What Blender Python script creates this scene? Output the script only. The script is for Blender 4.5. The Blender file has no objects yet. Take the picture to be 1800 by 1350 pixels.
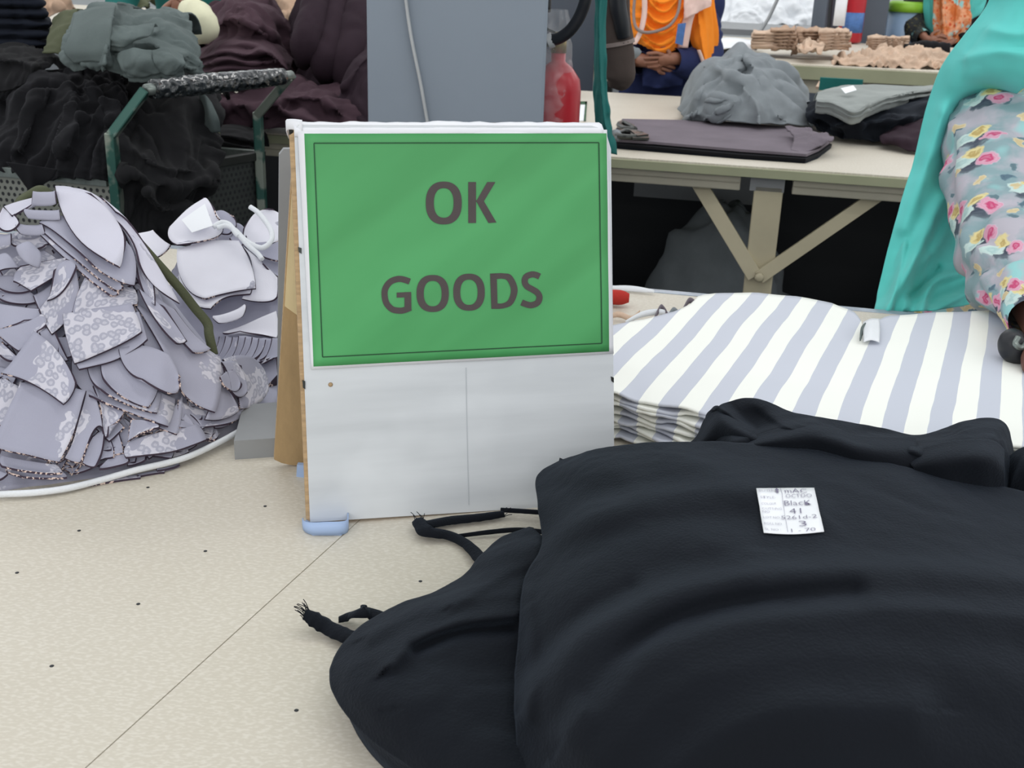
import bpy, bmesh, math, random
import numpy as np
from mathutils import Vector, Matrix
from mathutils.bvhtree import BVHTree
random.seed(7); rng = np.random.RandomState(7)
SC = bpy.context.scene
COL = SC.collection

# ---------------------------------------------------------------- camera, world, lights, exposure
FPX, PITCH, ROLL, CAM = 2000.0, math.radians(21.2), math.radians(2.0), np.array([0, 0, 1.425])
RM = (Matrix.Rotation(math.pi/2 - PITCH, 3, 'X') @ Matrix.Rotation(ROLL, 3, 'Z'))
RN = np.array(RM)
cd = bpy.data.cameras.new('camera'); cam = bpy.data.objects.new('camera', cd); COL.objects.link(cam)
cam.matrix_world = Matrix.Translation(Vector(CAM)) @ RM.to_4x4()
cd.sensor_width = 36; cd.lens = 36*FPX/1800; cd.clip_start = .02
cd.dof.use_dof = True; cd.dof.focus_distance = 1.15; cd.dof.aperture_fstop = 20
SC.camera = cam
W = bpy.data.worlds.new('world'); SC.world = W; W.use_nodes = True
W.node_tree.nodes['Background'].inputs[0].default_value = (.93, .97, 1, 1)
W.node_tree.nodes['Background'].inputs[1].default_value = .78
def tube_fill_light(x, y, z, power, lx=2.4, ly=.12, rz=0):
    d = bpy.data.lights.new('tube_fill_light', 'AREA'); d.shape = 'RECTANGLE'; d.size = lx; d.size_y = ly; d.energy = power
    d.color = (1, .985, .96)
    o = bpy.data.objects.new('tube_fill_light', d); COL.objects.link(o); o.location = (x, y, z); o.rotation_euler = (0, 0, rz)
for y, pw in ((-4.4, 52), (-2.4, 34), (-.6, 5), (1.6, 7), (3.7, 13), (6.0, 18), (8.5, 22)):  # strong rows far behind the camera are added to brighten upright faces
    for x in (-2.6, .3, 3.2):
        tube_fill_light(x, y, 2.75, pw, rz=math.radians(-11))
SC.view_settings.view_transform = 'Standard'; SC.view_settings.look = 'None'
SC.view_settings.gamma = 1; SC.view_settings.use_curve_mapping = False
SC.view_settings.exposure = 0.0
SC.cycles.use_denoising = True; SC.cycles.max_bounces = 6; SC.cycles.transparent_max_bounces = 12

# ---------------------------------------------------------------- helpers
def ray(px, py):
    px = np.asarray(px, float); py = np.asarray(py, float)
    d = np.stack([(px-900)/FPX, -(py-675)/FPX, -np.ones_like(px)], -1)
    return d @ RN.T
def PZ(px, py, z=.9):
    d = ray(px, py); t = (np.asarray(z, float)-CAM[2])/d[..., 2]; return CAM + d*t[..., None]
def PY(px, py, y):
    d = ray(px, py); t = np.asarray(y, float)/d[..., 1]; return CAM + d*t[..., None]
def PPL(px, py, o, n):
    d = ray(px, py); t = ((o-CAM) @ n)/(d @ n); return CAM + d*t[..., None]
_pm = rng.permutation(256); _pm = np.concatenate([_pm, _pm, _pm])
_G = rng.normal(size=(256, 3)); _G /= np.linalg.norm(_G, axis=1)[:, None]
def pn(p):
    p = np.asarray(p, float); i = np.floor(p).astype(int); f = p-i; i &= 255
    u = f*f*f*(f*(f*6-15)+10); out = 0
    for dx in (0, 1):
        for dy in (0, 1):
            for dz in (0, 1):
                h = _pm[_pm[_pm[i[..., 0]+dx]+i[..., 1]+dy]+i[..., 2]+dz]
                g = (_G[h]*(f-np.array([dx, dy, dz]))).sum(-1)
                w = (u[..., 0] if dx else 1-u[..., 0])*(u[..., 1] if dy else 1-u[..., 1])*(u[..., 2] if dz else 1-u[..., 2])
                out = out + g*w
    return out*1.6
def fbm(p, o=3):
    a, s, r = 1, 1, 0
    for _ in range(o): r = r + a*pn(p*s + 7.3*s); a *= .5; s *= 2.03
    return r
def folds(p, sharp=2.0):
    w = np.stack([pn(p*.6+3.1), pn(p*.6+9.7), pn(p*.6+17.9)], -1)
    q = p + w*1.5; q = q + np.stack([.45*q[..., 2], 0*q[..., 2], -.25*q[..., 0]], -1)
    r = np.sqrt(pn(q)**2+.006)*1.9; r2 = np.sqrt(pn(q*1.9+5)**2+.008)*1.9
    return r**.85 + .38*r2**.85 - .75
def crs(c, n):
    c = np.asarray(c, float); m = len(c)
    if m == 2: t = np.linspace(0, 1, n)[:, None]; t = t.reshape((n,)+(1,)*(c.ndim-1)); return c[0]*(1-t)+c[1]*t
    e = np.concatenate([[2*c[0]-c[1]], c, [2*c[-1]-c[-2]]])
    t = np.linspace(0, m-1-1e-9, n); i = t.astype(int); f = (t-i).reshape((n,)+(1,)*(c.ndim-1))
    a, b, d, g = e[i], e[i+1], e[i+2], e[i+3]
    return .5*(2*b + (d-a)*f + (2*a-5*b+4*d-g)*f*f + (3*b-a-3*d+g)*f**3)
def tag(o, label=None, cat=None, group=None, kind=None):
    if label: o['label'] = label
    if cat: o['category'] = cat
    if group: o['group'] = group
    if kind: o['kind'] = kind
    return o
def mk(name, v, f, mat, parent=None, smooth=True, uv=None, mi=None):
    me = bpy.data.meshes.new(name); me.from_pydata([tuple(map(float, q)) for q in v], [], [tuple(map(int, q)) for q in f])
    for m_ in (mat if isinstance(mat, (list, tuple)) else [mat]): me.materials.append(m_)
    if smooth: me.polygons.foreach_set('use_smooth', [True]*len(me.polygons))
    if mi is not None: me.polygons.foreach_set('material_index', mi)
    if uv is not None:
        l = me.uv_layers.new(name='UVMap'); vi = np.zeros(len(me.loops), int); me.loops.foreach_get('vertex_index', vi)
        l.data.foreach_set('uv', np.asarray(uv, float)[vi].ravel())
    me.update(); o = bpy.data.objects.new(name, me); COL.objects.link(o)
    if parent: attach(o, parent)
    return o
def attach(o, p):
    o.parent = p; o.matrix_parent_inverse = Matrix.Translation(-p.location) if p.type == 'EMPTY' or True else Matrix()
def empty(name, loc, label=None, cat=None, group=None, kind=None):
    o = bpy.data.objects.new(name, None); COL.objects.link(o); o.location = tuple(map(float, loc)); o.empty_display_size = .05
    return tag(o, label, cat, group, kind)
def normals(g):
    du = np.gradient(g, axis=1); dv = np.gradient(g, axis=0); n = np.cross(du, dv)
    n /= (np.linalg.norm(n, axis=-1, keepdims=True)+1e-12)
    if (n*(CAM-g)).sum() < 0: n = -n
    return n
def grid_obj(name, g, mat, parent=None, thick=.003, edge=None, smooth=True, uvs=1.0):
    """a sheet with real thickness from a grid of points; rim faces take the edge material"""
    R_, C_ = g.shape[:2]; n = normals(g); b = g - n*thick
    du = np.linalg.norm(np.diff(g, axis=1), axis=-1).mean(0); dv = np.linalg.norm(np.diff(g, axis=0), axis=-1).mean(1)
    U, V = np.meshgrid(np.concatenate([[0], du.cumsum()]), np.concatenate([[0], dv.cumsum()]))
    uv = np.stack([U, V], -1).reshape(-1, 2)*uvs
    v = np.concatenate([g.reshape(-1, 3), b.reshape(-1, 3)]); N = R_*C_
    idx = np.arange(N).reshape(R_, C_)
    q = np.stack([idx[:-1, :-1], idx[:-1, 1:], idx[1:, 1:], idx[1:, :-1]], -1).reshape(-1, 4)
    t = np.cross(g[0, -1]-g[0, 0], g[-1, 0]-g[0, 0])
    du_ = np.gradient(g, axis=1); dv_ = np.gradient(g, axis=0)
    if (np.cross(du_, dv_)*n).sum() < 0: q = q[:, ::-1]
    top = q; bot = q[:, ::-1]+N
    loop = np.concatenate([idx[0, :], idx[1:, -1], idx[-1, -2::-1], idx[-2:0:-1, 0]]); nx = np.roll(loop, -1)
    rim = np.stack([loop, nx, nx+N, loop+N], -1)
    if (np.cross(du_, dv_)*n).sum() > 0: rim = rim[:, ::-1]
    f = np.concatenate([top, bot, rim]); mi = [0]*(len(top)+len(bot))+[1 if edge else 0]*len(rim)
    o = mk(name, v, f, [mat, edge] if edge else mat, parent, smooth, np.concatenate([uv, uv]), mi)
    if smooth and edge:
        sm = [True]*(len(top)+len(bot))+[False]*len(rim); o.data.polygons.foreach_set('use_smooth', sm)
    return o
def seg_dist(px, py, pts):
    best = None
    for (ax, ay), (bx, by) in zip(pts[:-1], pts[1:]):
        dx, dy = bx-ax, by-ay; L = dx*dx+dy*dy
        t = np.clip(((px-ax)*dx+(py-ay)*dy)/L, 0, 1)
        X, Y = px-(ax+t*dx), py-(ay+t*dy); d = np.hypot(X, Y); s = np.sign(dx*(py-ay)-dy*(px-ax))
        if best is None: best = d; sg = s
        else: m = d < best; best = np.where(m, d, best); sg = np.where(m, s, sg)
    return best, sg
def cloth_grid(rows, mode='y', n=(60, 60), ridges=(), wr=None, fine=None, skirt=None):
    c = np.array(rows, float); c = crs(c, n[0]); c = crs(c.transpose(1, 0, 2), n[1]).transpose(1, 0, 2)
    px, py, val = c[..., 0], c[..., 1], c[..., 2].copy()
    sgn = 1 if mode == 'z' else -1
    for rd in ridges:
        pts, w, amp = rd[:3]; asym = rd[3] if len(rd) > 3 else 1.0
        if len(pts) > 2: pts = [tuple(q) for q in crs(np.array(pts, float), 4*len(pts))]
        d, s = seg_dist(px, py, pts); ww = np.where(s > 0, w*asym, w)
        val += sgn*amp*np.exp(-(d/ww)**2)
    g = PZ(px, py, val) if mode == 'z' else PY(px, py, val)
    if wr:
        amp, fr, st = wr[:3]; sh = wr[3] if len(wr) > 3 else 2.0
        nn = normals(g); g = g + nn*(amp*folds(g*fr*np.array(st), sh))[..., None]
    if fine:
        nn = normals(g); g = g + nn*(fine[0]*fbm(g*fine[1]))[..., None]
    if skirt:
        for side, (dx, dy, dz) in skirt.items():
            k = 5; a = np.linspace(0, math.pi/2, k+1)[1:]
            ex = np.stack([1-np.cos(a), 1-np.cos(a), np.sin(a)], -1) if False else np.stack([np.sin(a), np.sin(a), 1-np.cos(a)], -1)
            ex = ex*np.array([dx, dy, dz])
            if side == 'top': g = np.concatenate([(g[0][None]+ex[:, None])[::-1], g])
            if side == 'bottom': g = np.concatenate([g, g[-1][None]+ex[:, None]])
            if side == 'left': g = np.concatenate([(g[:, :1]+ex[None])[:, ::-1], g], 1)
            if side == 'right': g = np.concatenate([g, g[:, -1:]+ex[None]], 1)
    return g
def cloth(name, rows, mat, parent=None, thick=.003, edge=None, **k):
    return grid_obj(name, cloth_grid(rows, **k), mat, parent, thick, edge)
def box(name, c, s, mat, parent=None, rz=0, bev=0.0, R3=None):
    bm = bmesh.new(); bmesh.ops.create_cube(bm, size=1)
    bmesh.ops.scale(bm, vec=Vector(s), verts=bm.verts)
    if bev: bmesh.ops.bevel(bm, geom=bm.edges[:], offset=bev, segments=2, affect='EDGES', profile=.6)
    M = Matrix.Translation(Vector([float(q) for q in c])) @ (R3.to_4x4() if R3 else Matrix.Rotation(rz, 4, 'Z'))
    bm.transform(M); me = bpy.data.meshes.new(name); bm.to_mesh(me); bm.free(); me.materials.append(mat)
    o = bpy.data.objects.new(name, me); COL.objects.link(o)
    if parent: attach(o, parent)
    return o
def beam(name, a, b, w, h, mat, parent=None, bev=.001, up=(0, 0, 1)):
    a, b = Vector([float(q) for q in a]), Vector([float(q) for q in b]); x = (b-a).normalized(); u = Vector(up)
    y = u.cross(x).normalized(); z = x.cross(y)
    R3 = Matrix((x, y, z)).transposed()
    return box(name, (a+b)/2, ((b-a).length, w, h), mat, parent, bev=bev, R3=R3)
def tube(name, pts, rad, mat, parent=None, seg=14, n=None, wr=None, caps=True, flat=1.0, uvs=1.0):
    pts = np.array(pts, float); m = n or max(8, 6*len(pts)); P_ = crs(pts, m) if len(pts) > 2 else crs(pts, m)
    r = np.array(rad if hasattr(rad, '__len__') else [rad]*len(pts), float); r = crs(r[:, None], m)[:, 0]
    T = np.gradient(P_, axis=0); T /= np.linalg.norm(T, axis=1)[:, None]
    u = np.cross(T[0], [0, 0, 1]);
    if np.linalg.norm(u) < .1: u = np.cross(T[0], [0, 1, 0])
    u /= np.linalg.norm(u); rings = []
    for i in range(m):
        u = u - T[i]*(u@T[i]); u /= np.linalg.norm(u); w = np.cross(T[i], u)
        a = np.linspace(0, 2*math.pi, seg+1)[:-1]
        rings.append(P_[i] + r[i]*(np.cos(a)[:, None]*u + flat*np.sin(a)[:, None]*w))
    g = np.array(rings)
    if wr: 
        nn = g-P_[:, None]; nn /= np.linalg.norm(nn, axis=-1, keepdims=True)+1e-9
        g = g + nn*(wr[0]*folds(g*wr[1]*np.array(wr[2])))[..., None]
    v = list(g.reshape(-1, 3)); f = []
    for i in range(m-1):
        for j in range(seg):
            a, b = i*seg+j, i*seg+(j+1) % seg; f.append((a, b, b+seg, a+seg))
    L = np.concatenate([[0], np.linalg.norm(np.diff(P_, axis=0), axis=1).cumsum()])
    ang = np.minimum(np.arange(seg), seg-np.arange(seg))/seg*2*math.pi*r.mean()
    uv = np.stack(np.meshgrid(ang, L), -1).reshape(-1, 2)*uvs
    uv = list(uv)
    if caps:
        for i0, c in ((0, P_[0]), ((m-1)*seg, P_[-1])):
            k = len(v); v.append(c); uv.append((0, 0))
            for j in range(seg):
                a, b = i0+j, i0+(j+1) % seg; f.append((a, k, b) if i0 == 0 else (a, b, k))
    o = mk(name, v, f, mat, parent, True, np.array(uv)); return o
def lathe(name, prof, c, mat, parent=None, seg=28):
    v = []; f = []
    for r, z in prof:
        for j in range(seg): a = 2*math.pi*j/seg; v.append((c[0]+r*math.cos(a), c[1]+r*math.sin(a), c[2]+z))
    for i in range(len(prof)-1):
        for j in range(seg): a, b = i*seg+j, i*seg+(j+1) % seg; f.append((a, b, b+seg, a+seg))
    f.append(tuple(range(seg))[::-1]); f.append(tuple(range((len(prof)-1)*seg, len(prof)*seg)))
    return mk(name, v, f, mat, parent)
def prism(name, poly, nrm, t, mat, parent=None, smooth=False, side=None):
    """flat outline given in 3D, extruded against its normal by t"""
    p = np.array(poly, float); n = len(p); nrm = np.array(nrm, float); nrm /= np.linalg.norm(nrm)
    a = np.zeros(3)
    for i in range(n): a += np.cross(p[i]-p[0], p[(i+1) % n]-p[0])
    if a@nrm < 0: p = p[::-1]
    v = list(p)+list(p-nrm*t); f = [tuple(range(n)), tuple(range(2*n-1, n-1, -1))]+[(i, i+n, (i+1) % n+n, (i+1) % n) for i in range(n)]
    return mk(name, v, f, [mat, side] if side else mat, parent, smooth, None, [0, 0]+[1]*n if side else None)
def hit(bvh, px, py, off=.0015):
    d = Vector(ray(px, py)).normalized(); loc, nrm, i, dist = bvh.ray_cast(Vector(CAM), d)
    if loc is None: return None
    if nrm.dot(d) > 0: nrm = -nrm
    return np.array(loc + nrm*off)
def bvh_of(o):
    me = o.data; return BVHTree.FromPolygons([v.co.copy() for v in me.vertices], [tuple(p.vertices) for p in me.polygons])
def apply_mods(o):
    bpy.context.view_layer.update(); dg = bpy.context.evaluated_depsgraph_get()
    me = bpy.data.meshes.new_from_object(o.evaluated_get(dg)); o.modifiers.clear(); o.data = me
    me.polygons.foreach_set('use_smooth', [True]*len(me.polygons)); return o

# ---------------------------------------------------------------- materials
def s2l(c): return tuple(((q/255)/12.92 if q/255 <= .04045 else ((q/255+.055)/1.055)**2.4) for q in c)
class NT:
    def __init__(s, name):
        s.m = bpy.data.materials.new(name); s.m.use_nodes = True; s.t = s.m.node_tree; s.b = s.t.nodes['Principled BSDF']
    def n(s, typ, ins=None, **kw):
        q = s.t.nodes.new(typ)
        for k, v in kw.items(): setattr(q, k, v)
        for k, v in (ins or {}).items():
            if hasattr(v, 'links') or isinstance(v, bpy.types.NodeSocket): s.t.links.new(v, q.inputs[k])
            else: q.inputs[k].default_value = v
        return q
    def l(s, a, b): s.t.links.new(a, b)
    def math(s, op, a, b=0.0, c=0.0, clamp=False):
        q = s.n('ShaderNodeMath', {0: a, 1: b, 2: c}, operation=op); q.use_clamp = clamp; return q.outputs[0]
    def mix(s, f, a, b):
        q = s.n('ShaderNodeMix', None, data_type='RGBA')
        for i, v in ((0, f), (6, a), (7, b)):
            if isinstance(v, bpy.types.NodeSocket): s.l(v, q.inputs[i])
            else: q.inputs[i].default_value = v if i == 0 else (*v[:3], 1)
        return q.outputs[2]
    def ramp(s, f, stops):
        q = s.n('ShaderNodeValToRGB', {0: f}); e = q.color_ramp.elements
        while len(e) < len(stops): e.new(.5)
        for k, (p, c) in enumerate(stops): e[k].position = p; e[k].color = (*(c if hasattr(c, '__len__') else (c,)*3)[:3], 1)
        return q.outputs[0]
    def bump(s, h, st=.3, d=.002):
        q = s.n('ShaderNodeBump', {'Strength': st, 'Distance': d, 'Height': h}); s.l(q.outputs[0], s.b.inputs['Normal'])
def M_plain(name, rgb, rough=.6, metal=0, var=.08, scale=12, bump=0, bscale=200, sheen=0, spec=.5, stretch=(1, 1, 1), tint=(.5, .5, .5)):
    t = NT(name); c = s2l(rgb)
    tc = t.n('ShaderNodeTexCoord'); mp = t.n('ShaderNodeMapping', {0: tc.outputs['Object'], 'Scale': stretch})
    no = t.n('ShaderNodeTexNoise', {'Vector': mp.outputs[0], 'Scale': scale, 'Detail': 4.0, 'Roughness': .6})
    col = t.ramp(no.outputs[0], [(.3, tuple(q*(1-var) for q in c)), (.7, tuple(min(1, q*(1+var)) for q in c))])
    t.l(col, t.b.inputs['Base Color'])
    t.b.inputs['Roughness'].default_value = rough; t.b.inputs['Metallic'].default_value = metal
    t.b.inputs['Specular IOR Level'].default_value = spec
    if sheen:
        t.b.inputs['Sheen Weight'].default_value = sheen; t.b.inputs['Sheen Roughness'].default_value = .5
        t.b.inputs['Sheen Tint'].default_value = (*tint, 1)
    if bump:
        nb = t.n('ShaderNodeTexNoise', {'Vector': tc.outputs['Object'], 'Scale': bscale, 'Detail': 2.0}); t.bump(nb.outputs[0], bump)
    return t.m
def cloth_mat(name, rgb, sheen=.25, var=.12, tint=None): 
    c = tint or tuple(min(1, q*2+.1) for q in s2l(rgb))
    return M_plain(name, rgb, .9, 0, var, 9, .35, 420, sheen, .15, tint=c)
M = {}
M['black'] = cloth_mat('black_jersey', (16, 19, 25), .06, .1, (.5, .65, .9))
M['black2'] = cloth_mat('black_fleece', (22, 22, 25), .10, .15, (.4, .4, .45))
M['black3'] = cloth_mat('charcoal_fleece', (31, 31, 33), .10, .15, (.4, .4, .4))
M['navy'] = cloth_mat('navy_cloth', (28, 32, 42), .06)
M['plum'] = cloth_mat('plum_cloth', (72, 54, 62), .08)
M['plum2'] = cloth_mat('dark_plum_cloth', (50, 38, 46), .07)
M['plumflat'] = cloth_mat('mauve_grey_cloth', (112, 104, 112), .08)
M['sage'] = cloth_mat('grey_green_cloth', (98, 108, 107), .08)
M['grey'] = cloth_mat('mid_grey_knit', (128, 134, 138), .08)
M['sagelt'] = cloth_mat('sage_grey_fleece', (140, 145, 143), .2)
M['olive'] = cloth_mat('olive_cloth', (84, 88, 68), .2)
M['beige'] = cloth_mat('beige_cloth', (190, 165, 145), .2, .25)
M['beige2'] = cloth_mat('tan_cloth', (168, 142, 122), .2, .25)
M['white'] = cloth_mat('white_cloth', (225, 228, 232), .1, .05)
M['cream'] = cloth_mat('cream_cloth', (222, 220, 190), .1, .06)
M['orange'] = cloth_mat('orange_scarf', (253, 142, 44), .1, .1)
M['pink'] = cloth_mat('pale_pink_cloth', (236, 205, 196), .1, .06)
M['navyblue'] = cloth_mat('navy_blue_sleeve', (44, 52, 90), .2)
M['tealdark'] = cloth_mat('dark_teal_cloth', (38, 104, 100), .2)
M['brownhose'] = cloth_mat('dark_brown_padding', (80, 70, 66), .06)
M['skin'] = M_plain('brown_skin', (148, 102, 82), .5, var=.1)
M['skin2'] = M_plain('dark_skin', (96, 62, 52), .5, var=.1)
M['wood_edge'] = M_plain('plywood_edge', (176, 148, 112), .75, var=.25, scale=30, stretch=(1, 1, 8), bump=.4)
M['wood'] = M_plain('plywood_face', (176, 148, 108), .6, var=.12, scale=10, stretch=(7, 7, 1), bump=.15)
M['wood_lit'] = M_plain('lit_plywood_face', (222, 202, 158), .6, var=.08, scale=10, stretch=(7, 7, 1))  # plywood face with the lit tone put into its colour
M['paper'] = M_plain('white_paper', (232, 233, 238), .7, var=.03, scale=20)
M['label'] = M_plain('label_paper', (238, 240, 244), .6, var=.02)
M['ink'] = M_plain('dark_grey_ink', (78, 70, 70), .8, var=.06, scale=40)
M['line'] = M_plain('dark_green_ink', (34, 78, 48), .8)
M['inkb'] = M_plain('purple_grey_ink', (120, 114, 138), .8)
M['inkl'] = M_plain('faint_print_ink', (165, 162, 178), .8)
M['blue'] = M_plain('light_blue_tape', (160, 182, 218), .55, var=.05)
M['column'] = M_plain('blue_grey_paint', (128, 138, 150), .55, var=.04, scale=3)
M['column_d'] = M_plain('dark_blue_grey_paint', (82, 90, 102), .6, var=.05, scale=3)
M['strap'] = M_plain('grey_strap', (176, 178, 180), .6)
M['greymetal'] = M_plain('grey_painted_board', (140, 142, 144), .6, var=.06)
M['red'] = M_plain('red_paint', (172, 26, 40), .3, var=.05)
M['blackrub'] = M_plain('black_rubber', (26, 28, 34), .45)
M['khaki'] = M_plain('khaki_edge_band', (162, 164, 134), .6, var=.08, scale=5)
M['rail'] = M_plain('beige_steel_rail', (184, 178, 160), .5, var=.06)
M['leg'] = M_plain('beige_steel_leg', (192, 182, 154), .5, var=.07, scale=6)
M['steel'] = M_plain('worn_steel', (128, 136, 132), .35, .7, var=.3, scale=25)
def worn():
    t = NT('worn_green_steel'); tc = t.n('ShaderNodeTexCoord'); a = t.n('ShaderNodeTexNoise', {'Vector': tc.outputs['Object'], 'Scale': 16.0, 'Detail': 3.0})
    t.l(t.mix(t.ramp(a.outputs[0], [(.46, 0.0), (.54, 1.0)]), s2l((40, 82, 74)), s2l((128, 136, 126))), t.b.inputs['Base Color'])
    t.b.inputs['Metallic'].default_value = .35; t.b.inputs['Roughness'].default_value = .35; return t.m
M['greensteel'] = worn()
M['floor'] = M_plain('concrete_floor', (88, 92, 96), .5, var=.1, scale=2)
M['wallm'] = M_plain('off_white_wall', (210, 214, 214), .8, var=.03)
M['dark'] = M_plain('dark_cloth_filler', (30, 32, 36), .9, var=.3)
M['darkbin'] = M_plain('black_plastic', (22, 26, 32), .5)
M['cyan'] = M_plain('blue_grey_steel_edge', (150, 160, 172), .35, .4, var=.2, scale=30)
M['redcloth'] = cloth_mat('red_velvet', (170, 52, 46), .3)
M['lime'] = M_plain('lime_plastic', (150, 205, 60), .4)
M['bluebin'] = M_plain('pale_blue_plastic', (150, 175, 205), .3)
M['tagblue'] = M_plain('blue_card', (70, 110, 170), .5, var=.2, scale=60)
M['lanyard'] = M_plain('grey_lanyard', (140, 125, 120), .6)
M['brass'] = M_plain('brass', (170, 150, 90), .3, .9)
M['blackmetal'] = M_plain('dark_steel', (70, 72, 70), .35, .8, var=.2)
def edge_mat():
    t = NT('plum_cut_edge'); uv = t.n('ShaderNodeTexCoord')
    no = t.n('ShaderNodeTexNoise', {'Vector': uv.outputs['Object'], 'Scale': 330.0, 'Detail': 2.0})
    n2 = t.n('ShaderNodeTexNoise', {'Vector': uv.outputs['Object'], 'Scale': 14.0})
    a = t.math('MULTIPLY', t.math('GREATER_THAN', no.outputs[0], .53), t.math('GREATER_THAN', n2.outputs[0], .55))
    t.l(t.mix(a, s2l((58, 46, 60)), s2l((214, 192, 182))), t.b.inputs['Base Color']); t.b.inputs['Roughness'].default_value = .9
    return t.m
M['cut'] = edge_mat()
def leopard_mat(name, base, thr):
    t = NT(name); tc = t.n('ShaderNodeTexCoord'); oi = t.n('ShaderNodeObjectInfo')
    off = t.n('ShaderNodeVectorMath', {0: tc.outputs['UV'], 1: oi.outputs['Random']}, operation='ADD')
    sc = t.n('ShaderNodeVectorMath', {0: oi.outputs['Random'], 'Scale': 9.0}, operation='SCALE')
    off = t.n('ShaderNodeVectorMath', {0: tc.outputs['UV'], 1: sc.outputs[0]}, operation='ADD')
    mask = t.n('ShaderNodeTexNoise', {'Vector': off.outputs[0], 'Scale': 15.0, 'Detail': 3.0})
    m = t.math('GREATER_THAN', mask.outputs[0], thr)
    wn = t.n('ShaderNodeTexNoise', {'Vector': off.outputs[0], 'Scale': 150.0})
    wv = t.n('ShaderNodeVectorMath', {0: wn.outputs['Color'], 'Scale': .004}, operation='SCALE')
    q = t.n('ShaderNodeVectorMath', {0: off.outputs[0], 1: wv.outputs[0]}, operation='ADD')
    vo = t.n('ShaderNodeTexVoronoi', {'Vector': q.outputs[0], 'Scale': 105.0}, voronoi_dimensions='2D')
    ring = t.ramp(vo.outputs['Distance'], [(.0, .55), (.16, .35), (.24, 1.0), (.42, 1.0), (.5, .0)])
    vn = t.n('ShaderNodeTexNoise', {'Vector': off.outputs[0], 'Scale': 22.0, 'Detail': 2.0})
    b1 = t.mix(vn.outputs[0], tuple(x*.93 for x in s2l(base)), tuple(x*1.07 for x in s2l(base)))
    leo = t.mix(ring, s2l((200, 198, 208)), s2l((166, 166, 180)))
    t.l(t.mix(m, b1, leo), t.b.inputs['Base Color']); t.b.inputs['Roughness'].default_value = .85
    t.b.inputs['Specular IOR Level'].default_value = .2
    fb = t.n('ShaderNodeTexNoise', {'Vector': tc.outputs['Object'], 'Scale': 900.0}); t.bump(fb.outputs[0], .2, .001)
    return t.m
M['lil'] = leopard_mat('lilac_grey_jersey', (164, 164, 180), .62)
M['leo'] = leopard_mat('lilac_leopard_jersey', (160, 160, 176), .51)
M['lilw'] = leopard_mat('pale_lilac_jersey', (204, 203, 216), .63)
M['lilb'] = leopard_mat('white_lilac_jersey', (226, 225, 234), .62)
def stripes_mat():
    t = NT('white_and_grey_blue_stripes'); g = t.n('ShaderNodeNewGeometry'); s = t.n('ShaderNodeSeparateXYZ', {0: g.outputs['Position']})
    a = math.radians(22.6)
    no = t.n('ShaderNodeTexNoise', {'Vector': g.outputs['Position'], 'Scale': 7.0, 'Detail': 2.0})
    d = t.math('SUBTRACT', t.math('MULTIPLY', s.outputs[0], math.cos(a)), t.math('MULTIPLY', s.outputs[1], math.sin(a)))
    d = t.math('ADD', d, t.math('MULTIPLY', t.math('SUBTRACT', no.outputs[0], .5), .008))
    fr = t.math('FRACT', t.math('DIVIDE', t.math('ADD', d, 5 + 0.0078), .0464))
    m = t.math('GREATER_THAN', fr, .5)
    t.l(t.mix(m, s2l((244, 245, 238)), s2l((196, 200, 212))), t.b.inputs['Base Color']); t.b.inputs['Roughness'].default_value = .6
    return t.m
M['stripe'] = stripes_mat()
def table_mat():
    t = NT('cream_laminate'); g = t.n('ShaderNodeNewGeometry')
    mp = t.n('ShaderNodeMapping', {0: g.outputs['Position'], 'Rotation': (0, 0, math.radians(20)), 'Scale': (190, 420, 1)})
    br = t.n('ShaderNodeTexNoise', {'Vector': mp.outputs[0], 'Scale': 1.0, 'Detail': 1.0})
    b2 = t.n('ShaderNodeTexNoise', {'Vector': g.outputs['Position'], 'Scale': 3.0, 'Detail': 3.0})
    c1 = t.mix(t.ramp(br.outputs[0], [(.46, 0.0), (.66, 1.0)]), s2l((203, 196, 182)), s2l((214, 208, 196)))
    c2 = t.mix(t.ramp(b2.outputs[0], [(.35, 0.0), (.7, 1.0)]), (.93, .92, .9), (1.02, 1.02, 1.02))
    q = t.n('ShaderNodeMix', None, data_type='RGBA', blend_type='MULTIPLY'); q.inputs[0].default_value = 1
    t.l(c1, q.inputs[6]); t.l(c2, q.inputs[7]); t.l(q.outputs[2], t.b.inputs['Base Color'])
    t.b.inputs['Roughness'].default_value = .45; t.b.inputs['Specular IOR Level'].default_value = .35; return t.m
M['table'] = table_mat()
def board_mat():
    t = NT('scuffed_white_paint'); tc = t.n('ShaderNodeTexCoord')
    mp = t.n('ShaderNodeMapping', {0: tc.outputs['Object'], 'Scale': (4, 4, 40)})
    a = t.n('ShaderNodeTexNoise', {'Vector': mp.outputs[0], 'Scale': 1.0, 'Detail': 4.0})
    b = t.n('ShaderNodeTexNoise', {'Vector': tc.outputs['Object'], 'Scale': 9.0, 'Detail': 3.0})
    c = t.mix(t.ramp(a.outputs[0], [(.3, 0.0), (.7, 1.0)]), s2l((196, 200, 204)), s2l((214, 218, 222)))
    c = t.mix(t.ramp(b.outputs[0], [(.5, 0.0), (.75, .5)]), c, s2l((226, 230, 234)))
    t.l(c, t.b.inputs['Base Color']); t.b.inputs['Roughness'].default_value = .5; return t.m
M['board'] = board_mat()
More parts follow.
